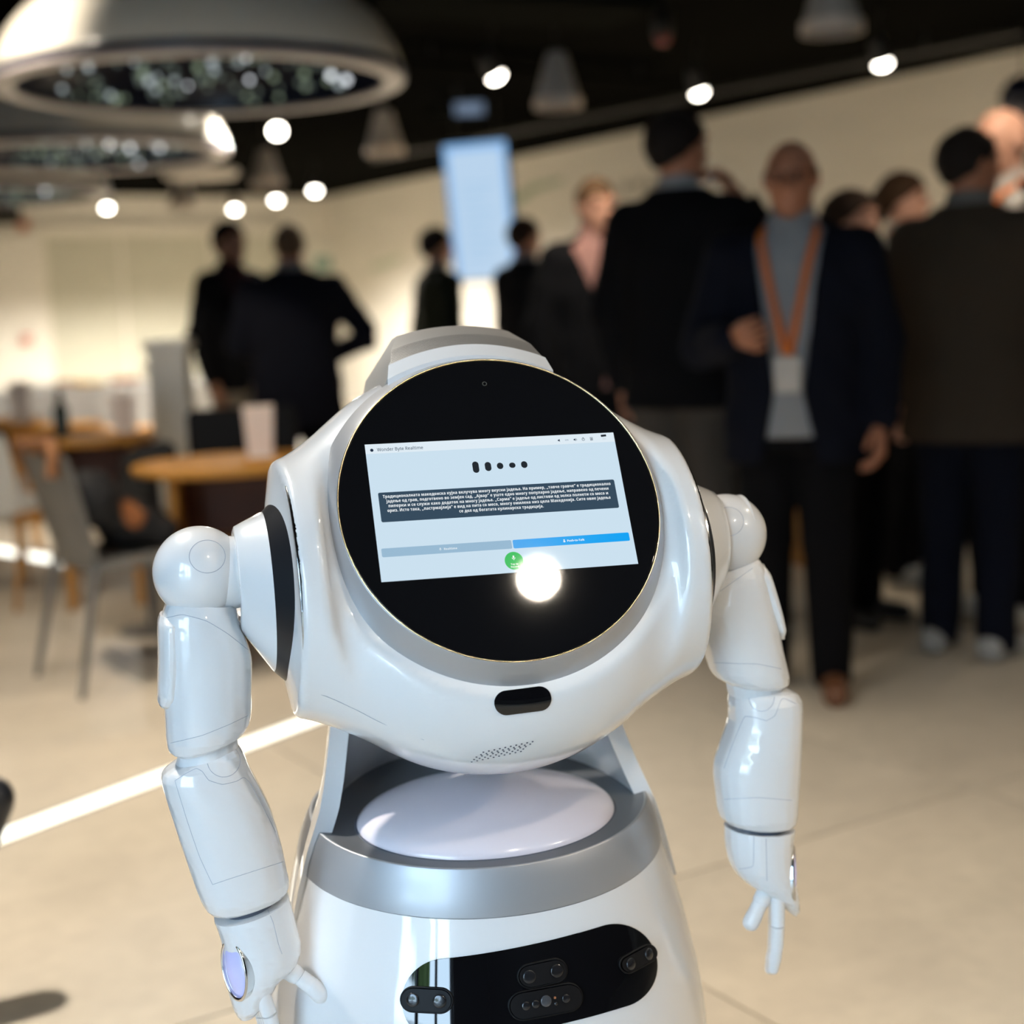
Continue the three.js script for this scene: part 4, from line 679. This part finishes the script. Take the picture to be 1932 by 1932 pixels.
{
  // buffet under a white cloth
  const c = onY(150, 735, 0.82), yaw = -AZ + R(5), g = thing('buffet_table', 'long buffet table under a white cloth by the far wall', 'table', V(c.x, 0, c.z).addScaledVector(V(camF.x, 0, camF.z).normalize(), 0.7), yaw);
  part('table_top', box(1.36, 0.03, 1.36, 0, 0.80, 0), M.wood, g);
  for (const sx of [-1, 1]) for (const sz of [-1, 1]) part('leg', box(0.04, 0.79, 0.04, sx * 0.62, 0.395, sz * 0.62), M.greyMetal, g);
  const cl = thing('tablecloth', 'white cloth falling to the floor round the buffet table', 'tablecloth', g.position.clone(), yaw), P = [], I = [], n = 160;
  const rim = (t, amp) => { const a = t * 4, s = Math.floor(a) % 4, u = a - Math.floor(a), h = 0.70, q = [[lerp(-h, h, u), h], [h, lerp(h, -h, u)], [lerp(h, -h, u), -h], [-h, lerp(-h, h, u)]][s], w = amp * Math.sin(t * 150); return [q[0] * (1 + w), q[1] * (1 + w)]; };
  for (const [y, amp, k] of [[0.823, 0, 0.985], [0.82, 0.002, 1], [0.55, 0.012, 1.015], [0.25, 0.02, 1.03], [0.02, 0.026, 1.045]]) for (let i = 0; i < n; i++) { const q = rim(i / n, amp); P.push(q[0] * k, y, q[1] * k); }
  for (let r = 0; r < 4; r++) for (let i = 0; i < n; i++) { const a = r * n + i, b = r * n + (i + 1) % n; I.push(a, a + n, b, b, a + n, b + n); }
  P.push(0, 0.823, 0); for (let i = 0; i < n; i++) I.push(5 * n, i, (i + 1) % n);
  const cg = new THREE.BufferGeometry(); cg.setAttribute('position', new THREE.Float32BufferAttribute(P, 3)); cg.setIndex(I); part('cloth', toCreasedNormals(cg, 0.8), M.cloth, cl);
  const top = (x, z) => V(x, 0.824, z).applyAxisAngle(V(0, 1, 0), yaw).add(V(g.position.x, 0, g.position.z));
  [[-0.25, 0.1, rgb(0.55, 0.26, 0.08), 'platter of orange canapes on the buffet, beside the white bowl'], [0.12, 0.0, rgb(0.60, 0.20, 0.08), 'platter of reddish canapes in the middle of the buffet'], [-0.05, 0.45, rgb(0.6, 0.4, 0.16), 'platter of golden pastries at the front of the buffet']].forEach(([x, z, col, l]) => {
    const p = thing('food_platter', l, 'platter', top(x, z), yaw); part('plate', lathe([[0.001, 0], [0.10, 0], [0.15, 0.015], [0.155, 0.018], [0.10, 0.008], [0.001, 0.006]], 40), M.whitePlastic, p);
    for (let k = 0; k < 9; k++) { const a = k * 2.4, r = 0.035 * Math.sqrt(k); part('canape', new THREE.IcosahedronGeometry(0.026, 1).scale(1, 0.8, 1).translate(r * Math.cos(a), 0.026, r * Math.sin(a)), std(col, 0.7), p); }
  });
  const bw = thing('serving_bowl', 'large white serving bowl on the buffet cloth', 'bowl', top(0.42, 0.05), yaw); part('bowl', lathe([[0.05, 0], [0.06, 0.005], [0.13, 0.06], [0.155, 0.13], [0.15, 0.132], [0.125, 0.065], [0.05, 0.012], [0.001, 0.01]], 48), M.whitePlastic, bw); part('linen', new THREE.SphereGeometry(0.12, 24, 14).scale(1, 0.5, 1).translate(0, 0.12, 0), M.cloth, bw);
  const ph = atDepth(318, 642, 7.4), pd = thing('pedestal', 'slim white pedestal standing by two men in dark jackets', 'pedestal', V(ph.x, 0, ph.z), -AZ); part('column', rbox(0.19, ph.y - 0.03, 0.19, 0.012, 0, (ph.y - 0.03) / 2, 0), M.plaster, pd); part('pedestal_top', rbox(0.22, 0.05, 0.22, 0.01, 0, ph.y - 0.02, 0), M.whitePlastic, pd);
  const bt = onY(124, 790, 0.75); void bt;
  const wb = thing('dark_bottle', 'dark bottle standing on the middle round table', 'bottle', V(t2.x, 0.75, t2.z).addScaledVector(camRight, -0.14), 0); part('glass', lathe([[0.001, 0], [0.032, 0], [0.034, 0.01], [0.034, 0.12], [0.014, 0.16], [0.013, 0.2], [0.001, 0.2]], 28), phys(rgb(0.02, 0.025, 0.015), 0.15), wb); part('cap', lathe([[0.0145, 0.185], [0.0145, 0.205], [0.001, 0.206]], 20), M.blackMatte, wb);
}
{
  // pale wooden box stool behind the guests on the right
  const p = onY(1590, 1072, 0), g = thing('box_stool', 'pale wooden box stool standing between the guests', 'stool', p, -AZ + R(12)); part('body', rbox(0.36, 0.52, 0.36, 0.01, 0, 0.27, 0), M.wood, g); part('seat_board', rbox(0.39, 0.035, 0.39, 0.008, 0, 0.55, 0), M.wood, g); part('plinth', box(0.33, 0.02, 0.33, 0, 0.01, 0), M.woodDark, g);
  // black armchair at the very edge of the view
  const q = atDepth(22, 1474, 2.35), ac = thing('black_armchair', 'black padded armchair beside the floor light strip', 'armchair', V(q.x, 0, q.z).addScaledVector(camRight, -0.40), -AZ + R(30));
  const lean = (gg) => gg.rotateZ(R(-26)).translate(0, 0.33, 0);
  part('backrest', lean(rbox(0.46, 0.52, 0.09, 0.04, 0.10, 0.0, -0.06)), M.blackSatin, ac); part('seat', rbox(0.42, 0.1, 0.42, 0.035, -0.10, 0.28, 0.2), M.blackSatin, ac);
  for (const sx of [-1, 1]) for (const sz of [0, 1]) part('leg', bar(V(sx * 0.14 - 0.1, 0.26, 0.05 + sz * 0.3), V(sx * 0.17 - 0.1, 0, 0.03 + sz * 0.36), 0.014, 0.01), M.greyMetal, ac);
}
{
  // small things on the far wall
  const onWall = (x, y) => onPlane(x, y, V(0, 0, Z0 + 0.11), V(0, 0, 1));
  const a = onWall(50, 642), g = thing('call_point', 'small red alarm call point on the pale wall panel', 'alarm', a); part('body', rbox(0.13, 0.13, 0.05, 0.012, 0, 0, 0.02), std(rgb(0.5, 0.06, 0.02), 0.5), g); part('button', lathe([[0.03, 0], [0.03, 0.01], [0.001, 0.012]], 20).rotateX(Math.PI / 2).translate(0, 0, 0.045), M.whitePlastic, g);
  const b = onWall(38, 430), g2 = thing('wall_unit', 'small dark unit with a red and yellow label high on the far wall', 'wall unit', b); part('body', rbox(0.5, 0.3, 0.12, 0.02, -0.25, 0.22, 0.06), M.ceilGrey, g2); part('label_plate', rbox(0.14, 0.13, 0.02, 0.004, 0.02, 0.03, 0.08), std(rgb(0.42, 0.12, 0.04), 0.6), g2, 'red and yellow label');
  const c = onPlane(608, 490, V(0, 0, Z0 + 0.01), V(0, 0, 1)), g3 = thing('wall_poster', 'small green and white poster on the far wall behind two men', 'poster', c); part('sheet', box(0.42, 0.5, 0.012, 0, 0, 0.006), std(rgb(0.75, 0.75, 0.68), 0.7), g3); part('print_block', box(0.3, 0.2, 0.004, 0, -0.06, 0.014), std(rgb(0.22, 0.38, 0.33), 0.7), g3);
}
// ---------------------------------------------------------------- people
const skinTone = { fair: rgb(0.52, 0.27, 0.18), mid: rgb(0.40, 0.165, 0.09), deep: rgb(0.26, 0.12, 0.07) };
const TORSO = [[0.40, 0.20, 0.135], [0.80, 0.202, 0.138], [0.95, 0.192, 0.135], [1.10, 0.182, 0.125], [1.28, 0.208, 0.132], [1.38, 0.202, 0.120], [1.44, 0.165, 0.100], [1.49, 0.092, 0.078], [1.53, 0.068, 0.066], [1.62, 0.06, 0.06]];
const TA = new Float32Array(400), TBz = new Float32Array(400); for (let i = 0; i < 400; i++) { const q = table(TORSO, i * 0.005); TA[i] = q[0]; TBz[i] = q[1]; }
const torsoF = (x, y, z, grow, bulk) => { const ti = Math.min(398, Math.max(0, y / 0.005)), i0 = Math.floor(ti), a = lerp(TA[i0], TA[i0 + 1], ti - i0), b = lerp(TBz[i0], TBz[i0 + 1], ti - i0); const rx = a * bulk + grow, rz = b * bulk + grow, k = Math.hypot(x / rx, z / rz); return (k - 1) * Math.min(rx, rz) * 0.9; };
function person(o) {
  const h = o.height, s = h / 1.755, at = onY(o.head[0], o.head[1], h); at.y = 0;
  const b = V(CP.x - at.x, 0, CP.z - at.z).normalize(), rt = V(b.z, 0, -b.x), dir = b.clone().multiplyScalar(Math.cos(R(o.turn))).addScaledVector(rt, Math.sin(R(o.turn)));
  const g = thing('person', o.label, 'person', at, Math.atan2(dir.x, dir.z)); g.scale.setScalar(s);
  const bulk = o.bulk ?? 1, ht = R(o.headTurn ?? 0), nod = R(o.nod ?? 0), cH = Math.cos(ht), sH = Math.sin(ht), cN = Math.cos(nod), sN = Math.sin(nod);
  const hd = (f) => (x, y, z) => { const y0 = y - 1.52; const y1 = y0 * cN + z * sN, z1 = -y0 * sN + z * cN; return f(x * cH - z1 * sH, y1 + 1.52, x * sH + z1 * cH); };
  const st = o.stance ?? 0.1, feet = [1, -1].map((k) => ({ x: k * st * 1.05, z: (o.step ?? 0) * k * 0.12 }));
  const arms = [1, -1].map((k) => { const d = (k > 0 ? o.left : o.right) ?? {}, S = [k * 0.188 * bulk, 1.405, -0.005], e = d.e ?? [k * 0.27, 1.12, -0.03], w = d.w ?? [k * 0.27, 0.88, 0.05]; return { k, S, e, w, palm: d.palm ?? [-k, 0, 0], curl: d.curl ?? 0.5 }; });
  // skin: trunk and limbs, then head and hands on finer grids
  const headRaw = (x, y, z) => {
    let d = ell(x, y, z, [0, 1.660, -0.006], [0.077, 0.096, 0.097]);
    d = smin(d, ell(x, y, z, [0, 1.592, 0.032], [0.054, 0.066, 0.062]), 0.04);
    d = smin(d, ell(x, y, z, [0, 1.556, 0.066], [0.026, 0.018, 0.022]), 0.025);
    d = smin(d, ell(Math.abs(x), y, z, [0.034, 1.680, 0.074], [0.03, 0.009, 0.018]), 0.015);
    d = smax(d, -(Math.hypot(Math.abs(x) - 0.033, y - 1.655, z - 0.098) - 0.016), 0.014);
    d = smin(d, cap(x, y, z, [0, 1.664, 0.086], [0, 1.622, 0.106], 0.007, 0.013), 0.012);
    d = smin(d, ell(Math.abs(x), y, z, [0.012, 1.618, 0.096], [0.009, 0.007, 0.010]), 0.006);
    d = smin(d, ell(x, y, z, [0, 1.586, 0.086], [0.024, 0.0055, 0.010]), 0.006); d = smin(d, ell(x, y, z, [0, 1.575, 0.084], [0.020, 0.006, 0.010]), 0.006);
    d = smin(d, ell(Math.abs(x), y, z, [0.079, 1.640, -0.008], [0.010, 0.031, 0.019]), 0.008);
    return d;
  };
  const headD = hd(headRaw), neckD = (x, y, z) => cap(x, y, z, [0, 1.44, -0.02], [0, 1.575, 0.0], 0.060, 0.055);
  const headNeck = (x, y, z) => smin(headD(x, y, z), neckD(x, y, z), 0.03);
  const handF = arms.map((a) => {
    const w = V(...a.w), f = w.clone().sub(V(...a.e)).normalize(), pn = V(...a.palm), ac = V(0, 0, 0).crossVectors(f, pn).normalize(), n = V(0, 0, 0).crossVectors(ac, f).normalize();
    const P = (u, v, t) => w.clone().addScaledVector(f, u).addScaledVector(ac, v).addScaledVector(n, t).toArray(), sg = a.k, segs = [];
    [[-0.030, 0.072], [-0.010, 0.080], [0.011, 0.075], [0.031, 0.060]].forEach(([v, L], i) => { let u = 0.100 - Math.abs(i - 1.3) * 0.006, t = 0.0, an = 0.15 + a.curl * 0.55; const sp = v * 1.05; for (const [m, r] of [[0.46, 0.0088], [0.32, 0.0082], [0.26, 0.0072]]) { const u2 = u + Math.cos(an) * L * m, t2 = t + Math.sin(an) * L * m; segs.push([P(u, sp, t), P(u2, sp, t2), r, r * 0.92]); u = u2; t = t2; an += a.curl * 0.9; } });
    const side = -1; segs.push([P(0.028, side * 0.032, 0.012), P(0.066, side * 0.056, 0.028), 0.0115, 0.0098]); segs.push([P(0.066, side * 0.056, 0.028), P(0.094, side * 0.056, 0.038), 0.0095, 0.0085]); void sg;
    const pa = P(0.02, 0, 0), pbs = [[-0.026], [0], [0.026]].map(([v]) => [P(0.014, v * 0.6, 0), P(0.095, v, 0)]);
    void pa;
    const wr0 = P(-0.05, 0, 0), wr1 = P(0.01, 0, 0);
    const d = (x, y, z) => { let q = cap(x, y, z, wr0, wr1, 0.026, 0.024); for (const [A, B] of pbs) q = smin(q, cap(x, y, z, A, B, 0.0155, 0.0145), 0.012); let m = 1; for (const [A, B, r1, r2] of segs) m = Math.min(m, cap(x, y, z, A, B, r1, r2)); return smin(q, m, 0.008); };
    const c = P(0.07, 0, 0.02); return { d, lo: c.map((v) => v - 0.15), hi: c.map((v) => v + 0.15), tip: P(0.10, 0, 0.045) };
  });
  const trunk = (x, y, z) => {
    let d = y < 1.5 && y > 0.75 ? torsoF(x, y, z, -0.028, bulk) : 1; d = Math.max(d, 0.8 - y, y - 1.46); d = smin(d, neckD(x, y, z), 0.03);
    for (const a of arms) { d = smin(d, cap(x, y, z, a.S, a.e, 0.052, 0.04), 0.02); d = smin(d, cap(x, y, z, a.e, a.w, 0.038, 0.026), 0.02); }
    for (let i = 0; i < 2; i++) { const k = i ? -1 : 1, q = feet[i]; d = smin(d, cap(x, y, z, [k * 0.088, 0.90, 0], [lerp(k * 0.088, q.x, 0.5), 0.5, q.z * 0.5 + 0.012], 0.085, 0.058), 0.03); d = smin(d, cap(x, y, z, [lerp(k * 0.088, q.x, 0.5), 0.5, q.z * 0.5 + 0.012], [q.x, 0.06, q.z - 0.02], 0.056, 0.038), 0.02); }
    return d;
  };
  const ex = 0.42, hb = [-0.13, 1.50, -0.16], he = [0.13, 1.80, 0.17];
  const bodyG = merge(field(trunk, [-ex, 0.0, -0.36], [ex, 1.58, 0.46], 0.024), field((x, y, z) => Math.max(headNeck(x, y, z), 1.485 - y), hb, he, 0.0065), ...handF.map((q) => field(q.d, q.lo, q.hi, 0.0056)));
  part('body', bodyG, std(skinTone[o.skin ?? 'fair'], 0.55), g);
  const eye0 = [1, -1].map((k) => { const p = V(k * 0.032, 1.655, 0.082), c = hd((x, y, z) => 0); void c; return p.applyAxisAngle(V(0, 1, 0), ht).sub(V(0, 1.52, 0)).applyAxisAngle(V(1, 0, 0), nod).add(V(0, 1.52, 0)); });
  part('eyes', merge(eye0.map((p) => new THREE.SphereGeometry(0.0105, 12, 8).translate(p.x, p.y, p.z))), phys(rgb(0.05, 0.04, 0.035), 0.15), g);
  const headPlace = (geo) => geo.rotateY(ht).translate(0, -1.52, 0).rotateX(nod).translate(0, 1.52, 0);
  if (o.hair) {
    const grow = o.hair.grow ?? 0.010, line = o.hair.line ?? 0;
    const hf = hd((x, y, z) => {
      let d = ell(x, y, z, [0, 1.662, -0.010], [0.079 + grow, 0.098 + grow, 0.099 + grow]);
      if (o.hair.fringe) d = Math.max(d, y - 1.672); // only a ring of hair
      d = smax(d, z - 1.35 * (y - 1.655) - 0.030 + line * 0 - (y > 1.7 ? line : 0), 0.012);
      if (o.hair.long) d = smin(d, smax(cap(x, y, z, [0, 1.66, -0.05], [0, 1.46, -0.085], 0.088, 0.07), z - 0.0, 0.02), 0.03);
      if (o.hair.tail) d = smin(d, cap(x, y, z, [0, 1.66, -0.10], [0, 1.50, -0.13], 0.035, 0.022), 0.03);
      return Math.max(d + 0.0025 * Math.sin(x * 90 + y * 40) * Math.sin(z * 80), (o.hair.long || o.hair.tail ? 1.40 : 1.562) - y);
    });
    part('hair', field(hf, [-0.15, 1.38, -0.22], [0.15, 1.80, 0.17], 0.009), phys(o.hair.color, 0.75, { specularIntensity: 0.3 }), g);
  }
  // clothes
  const fab = (c) => phys(c, 0.9, { map: clothTex, specularIntensity: 0.25 });
  const hem = o.jacket?.hem ?? 0.80, top = o.jacket ?? o.top;
  for (const a of arms) a.cuff = V(...a.e).lerp(V(...a.w), 0.93).toArray();
  const sleeves = (x, y, z, grow) => { let d = 1; for (const a of arms) { d = Math.min(d, smin(cap(x, y, z, a.S, a.e, 0.066 + grow, 0.055 + grow), cap(x, y, z, a.e, a.cuff, 0.052 + grow, 0.042 + grow), 0.03)); } return d; };
  const shellD = (x, y, z, grow) => { let d = torsoF(x, y, z, grow, bulk); d = smin(d, cap(Math.abs(x), y, z, [0.04, 1.425, -0.012], [0.165 * bulk, 1.40, -0.008], 0.058 + grow, 0.064 + grow), 0.05); d = smin(d, sleeves(x, y, z, grow), 0.035); return d; };
  const wrinkle = (x, y, z) => 0.0035 * Math.sin(y * 34 + x * 16) * Math.sin(x * 30 - z * 22);
  if (o.jacket) {
    const open = o.jacket.open ?? 0.02, vTop = o.jacket.v ?? 0.36, vBase = o.jacket.base ?? 1.06;
    part('jacket', field((x, y, z) => {
      let d = shellD(x, y, z, 0.014) + wrinkle(x, y, z);
      const slit = z > 0.02 && y < 1.60 ? open + Math.max(0, y - vBase) * vTop + Math.max(0, 0.98 - y) * 0.2 - Math.abs(x) : -1;
      d = smax(d, Math.min(slit, 0.05), 0.008);
      return Math.max(d, hem - y, y - 1.515);
    }, [-0.46, hem - 0.04, -0.34], [0.46, 1.54, 0.46], 0.0125), fab(o.jacket.color), g);
  }
  const sc = o.shirt ?? o.top?.color ?? rgb(0.6, 0.6, 0.6);
  part(o.jacket ? 'shirt' : 'top', field((x, y, z) => { let d = o.jacket ? torsoF(x, y, z, -0.002, bulk) : shellD(x, y, z, 0.004) + wrinkle(x, y, z); d = smin(d, Math.max(neckD(x, y, z) - 0.010, y - 1.515 + z * 0.35, 1.42 - y), 0.015); d = Math.max(d, smin(1, headD(x, y, z), 0.01) * -1 + 0.004); return Math.max(d, (o.jacket ? 0.84 : o.top?.hem ?? 0.86) - y, y - 1.56); }, [-0.46, 0.80, -0.34], [0.46, 1.58, 0.46], 0.0145), fab(sc), g);
  part('trousers', field((x, y, z) => {
    let d = Math.max(torsoF(x, y, z, 0.001, bulk * 0.93), y - 1.0, 0.80 - y);
    for (let i = 0; i < 2; i++) { const k = i ? -1 : 1, q = feet[i], kn = [lerp(k * 0.09, q.x, 0.5), 0.5, q.z * 0.5 + 0.012]; d = smin(d, smin(cap(x, y, z, [k * 0.092, 0.89, -0.005], kn, 0.108, 0.080), cap(x, y, z, kn, [q.x, 0.06, q.z - 0.02], 0.078, 0.066), 0.02), 0.035); }
    return Math.max(d + wrinkle(x, y * 0.7, z), 0.035 - y, y - 1.0);
  }, [-0.32, 0.01, -0.30], [0.32, 1.03, 0.30], 0.0145), fab(o.trousers), g);
  for (let i = 0; i < 2; i++) { const q = feet[i], k = i ? -1 : 1, tx = q.x + k * 0.03; part('shoe', field((x, y, z) => { let d = smin(cap(x, y, z, [q.x, 0.048, q.z - 0.055], [tx, 0.034, q.z + 0.135], 0.046, 0.040), cap(x, y, z, [q.x, 0.05, q.z - 0.04], [q.x, 0.10, q.z - 0.03], 0.046, 0.042), 0.03); return smax(d, 0.001 - y, 0.008); }, [q.x - 0.12, -0.02, q.z - 0.14], [q.x + 0.12, 0.17, q.z + 0.22], 0.0095), std(o.shoes ?? rgb(0.02, 0.018, 0.016), 0.45), g); }
  if (o.lanyard) {
    const f = (x, y) => { const [a, q] = table(TORSO, y), rx = a * bulk + 0.012, rz = q * bulk + 0.012; return rz * Math.sqrt(Math.max(0.05, 1 - (x / rx) ** 2)); };
    const sg = []; for (const k of [-1, 1]) { const pts = []; for (let i = 0; i <= 10; i++) { const t = i / 10, y = lerp(1.47, 1.10, t), x = k * lerp(0.085, 0.006, t); pts.push(V(x, y, f(x, y) + 0.004)); } pts.unshift(V(k * 0.085, 1.505, 0.02), V(k * 0.06, 1.515, -0.05)); const tg = tube(pts, 0.012, 40, 6); sg.push(tg); }
    part('lanyard', merge(sg), std(rgb(0.62, 0.16, 0.02), 0.7), g, 'orange lanyard'); part('badge', rbox(0.08, 0.11, 0.006, 0.002, 0, 1.04, f(0, 1.04) + 0.012), std(rgb(0.5, 0.45, 0.4), 0.5), g);
  }
  if (o.glasses) part('glasses', headPlace(merge(...[1, -1].map((k) => new THREE.TorusGeometry(0.021, 0.0024, 8, 28).scale(1.1, 0.85, 1).translate(k * 0.031, 1.655, 0.108)), bar(V(-0.01, 1.658, 0.109), V(0.01, 1.658, 0.109), 0.0024), bar(V(0.054, 1.66, 0.104), V(0.088, 1.655, 0.0), 0.002), bar(V(-0.054, 1.66, 0.104), V(-0.088, 1.655, 0.0), 0.002))), M.blackMatte, g);
  if (o.tie) part('tie', (() => { const pts = []; for (let i = 0; i <= 8; i++) { const y = lerp(1.47, 1.02, i / 8), [, q] = table(TORSO, y); pts.push(V(0, y, q * bulk + 0.008)); } return tube(pts, 0.02, 20, 8); })(), fab(o.tie), g);
  g.updateMatrixWorld(true);
  return { g, tips: handF.map((q) => g.localToWorld(V(...q.tip))) };
}
const black = rgb(0.006, 0.006, 0.008), navy = rgb(0.008, 0.010, 0.020), brownHair = rgb(0.035, 0.018, 0.010), darkHair = rgb(0.010, 0.007, 0.006), charcoal = rgb(0.010, 0.010, 0.012);
const white = rgb(0.62, 0.60, 0.56), sneaker = rgb(0.6, 0.58, 0.53);
const P1 = person({ head: [1277, 215], height: 1.86, turn: 150, headTurn: -25, label: 'person in a black jacket and grey-brown trousers seen from behind, raising a glass', jacket: { color: black, hem: 0.80 }, shirt: rgb(0.5, 0.5, 0.52), trousers: rgb(0.10, 0.085, 0.072), shoes: sneaker, hair: { color: darkHair, grow: 0.012 }, skin: 'mid', right: { e: [-0.30, 1.27, 0.13], w: [-0.10, 1.50, 0.20], palm: [1, 0, 0.1], curl: 0.7 }, bulk: 1.04 });
person({ head: [1492, 268], height: 1.67, turn: -8, nod: 6, label: 'person with glasses, grey shirt, navy jacket and orange lanyard, one hand at the waist', jacket: { color: navy, open: 0.045, v: 0.13, base: 1.0, hem: 0.76 }, shirt: rgb(0.46, 0.47, 0.50), trousers: black, shoes: rgb(0.16, 0.065, 0.028), hair: { color: rgb(0.16, 0.07, 0.04), fringe: true, grow: 0.006 }, skin: 'mid', lanyard: true, glasses: true, right: { e: [-0.29, 1.13, 0.02], w: [-0.15, 1.16, 0.24], palm: [0, 0.1, -1], curl: 0.9 }, bulk: 1.08, step: 0.4 });
person({ head: [1828, 246], height: 1.72, turn: 152, headTurn: -28, label: 'person in a brown jacket and dark trousers seen from behind', jacket: { color: rgb(0.085, 0.062, 0.044), hem: 0.74 }, shirt: rgb(0.3, 0.28, 0.26), trousers: navy, shoes: rgb(0.35, 0.33, 0.3), hair: { color: rgb(0.018, 0.013, 0.011), grow: 0.008 }, skin: 'mid', right: { e: [-0.29, 1.14, 0.02], w: [-0.16, 1.08, 0.24], palm: [0, 0, -1], curl: 0.8 }, bulk: 1.12 });
person({ head: [1898, 206], height: 1.84, turn: -52, nod: 10, label: 'person in a black jacket and orange lanyard facing the brown jacket', jacket: { color: black, open: 0.05 }, shirt: rgb(0.6, 0.55, 0.5), trousers: black, skin: 'fair', lanyard: true, shoes: sneaker });
person({ head: [1704, 330], height: 1.70, turn: 78, label: 'person in a white blouse and orange lanyard behind the brown jacket', top: { color: white, hem: 0.84 }, trousers: black, hair: { color: rgb(0.05, 0.025, 0.012), grow: 0.014, tail: true }, skin: 'fair', lanyard: true, shoes: sneaker, right: { e: [-0.27, 1.13, 0.0], w: [-0.20, 0.98, 0.20], palm: [1, 0, 0], curl: 0.7 }, bulk: 0.92 });
person({ head: [1608, 364], height: 1.58, turn: 62, label: 'person in a dark grey top standing behind the navy jacket', top: { color: rgb(0.25, 0.22, 0.2), hem: 0.84 }, trousers: black, hair: { color: rgb(0.05, 0.03, 0.02), grow: 0.014, long: true }, skin: 'fair', bulk: 0.9 });
person({ head: [1117, 340], height: 1.78, turn: 28, nod: 12, label: 'person in a charcoal jacket and pink shirt facing the room', jacket: { color: charcoal, open: 0.03, v: 0.3, base: 1.08 }, shirt: rgb(0.55, 0.30, 0.26), trousers: charcoal, hair: { color: rgb(0.09, 0.05, 0.025), grow: 0.006, line: 0.03 }, skin: 'fair', left: { e: [0.28, 1.14, 0.03], w: [0.12, 1.10, 0.24], palm: [0, 0, -1], curl: 0.8 } });
person({ head: [988, 412], height: 1.75, turn: 128, label: 'person in a charcoal jacket turned towards the pink shirt', jacket: { color: charcoal }, shirt: rgb(0.4, 0.36, 0.35), trousers: black, hair: { color: rgb(0.03, 0.016, 0.01), grow: 0.008 }, skin: 'mid', left: { e: [0.28, 1.14, 0.05], w: [0.15, 1.12, 0.25], palm: [0, 0, -1], curl: 0.8 } });
person({ head: [822, 432], height: 1.75, turn: 112, label: 'person in a dark green jacket beside the hanging display', jacket: { color: rgb(0.016, 0.020, 0.012) }, shirt: rgb(0.5, 0.46, 0.42), trousers: rgb(0.02, 0.02, 0.018), hair: { color: darkHair, grow: 0.012 }, skin: 'deep', bulk: 0.95 });
person({ head: [430, 420], height: 1.80, turn: 48, label: 'person in a black jacket and light trousers facing another in navy', jacket: { color: black, open: 0.03 }, shirt: rgb(0.05, 0.02, 0.025), trousers: rgb(0.38, 0.33, 0.26), hair: { color: darkHair, grow: 0.008 }, skin: 'deep', tie: rgb(0.10, 0.012, 0.014), left: { e: [0.29, 1.14, 0.05], w: [0.12, 1.08, 0.24], palm: [0, 0, -1], curl: 0.8 } });
person({ head: [543, 426], height: 1.72, turn: 184, label: 'person in a long navy coat seen from behind with one elbow out', jacket: { color: rgb(0.009, 0.010, 0.018), hem: 0.66 }, shirt: rgb(0.3, 0.3, 0.32), trousers: black, hair: { color: rgb(0.10, 0.065, 0.042), grow: 0.006 }, skin: 'mid', right: { e: [-0.42, 1.13, 0.04], w: [-0.16, 1.02, 0.24], palm: [0, 0, -1], curl: 0.8 }, left: { e: [0.30, 1.12, 0.04], w: [0.14, 1.06, 0.26], palm: [0, 0, -1], curl: 0.8 }, bulk: 1.2 });
{
  // the raised glass
  const p = P1.tips[1], g = thing('drinking_glass', 'stemless drinking glass held up by the person in black', 'glass', p.clone().add(V(0, -0.05, 0)));
  part('bowl', lathe([[0.001, 0], [0.026, 0], [0.036, 0.03], [0.038, 0.07], [0.033, 0.11], [0.0315, 0.11], [0.036, 0.07], [0.034, 0.032], [0.024, 0.004], [0.001, 0.004]], 32), phys(rgb(1, 1, 1), 0.02, { transmission: 1, thickness: 0.002, ior: 1.45 }), g);
}
renderer.render(scene, camera);
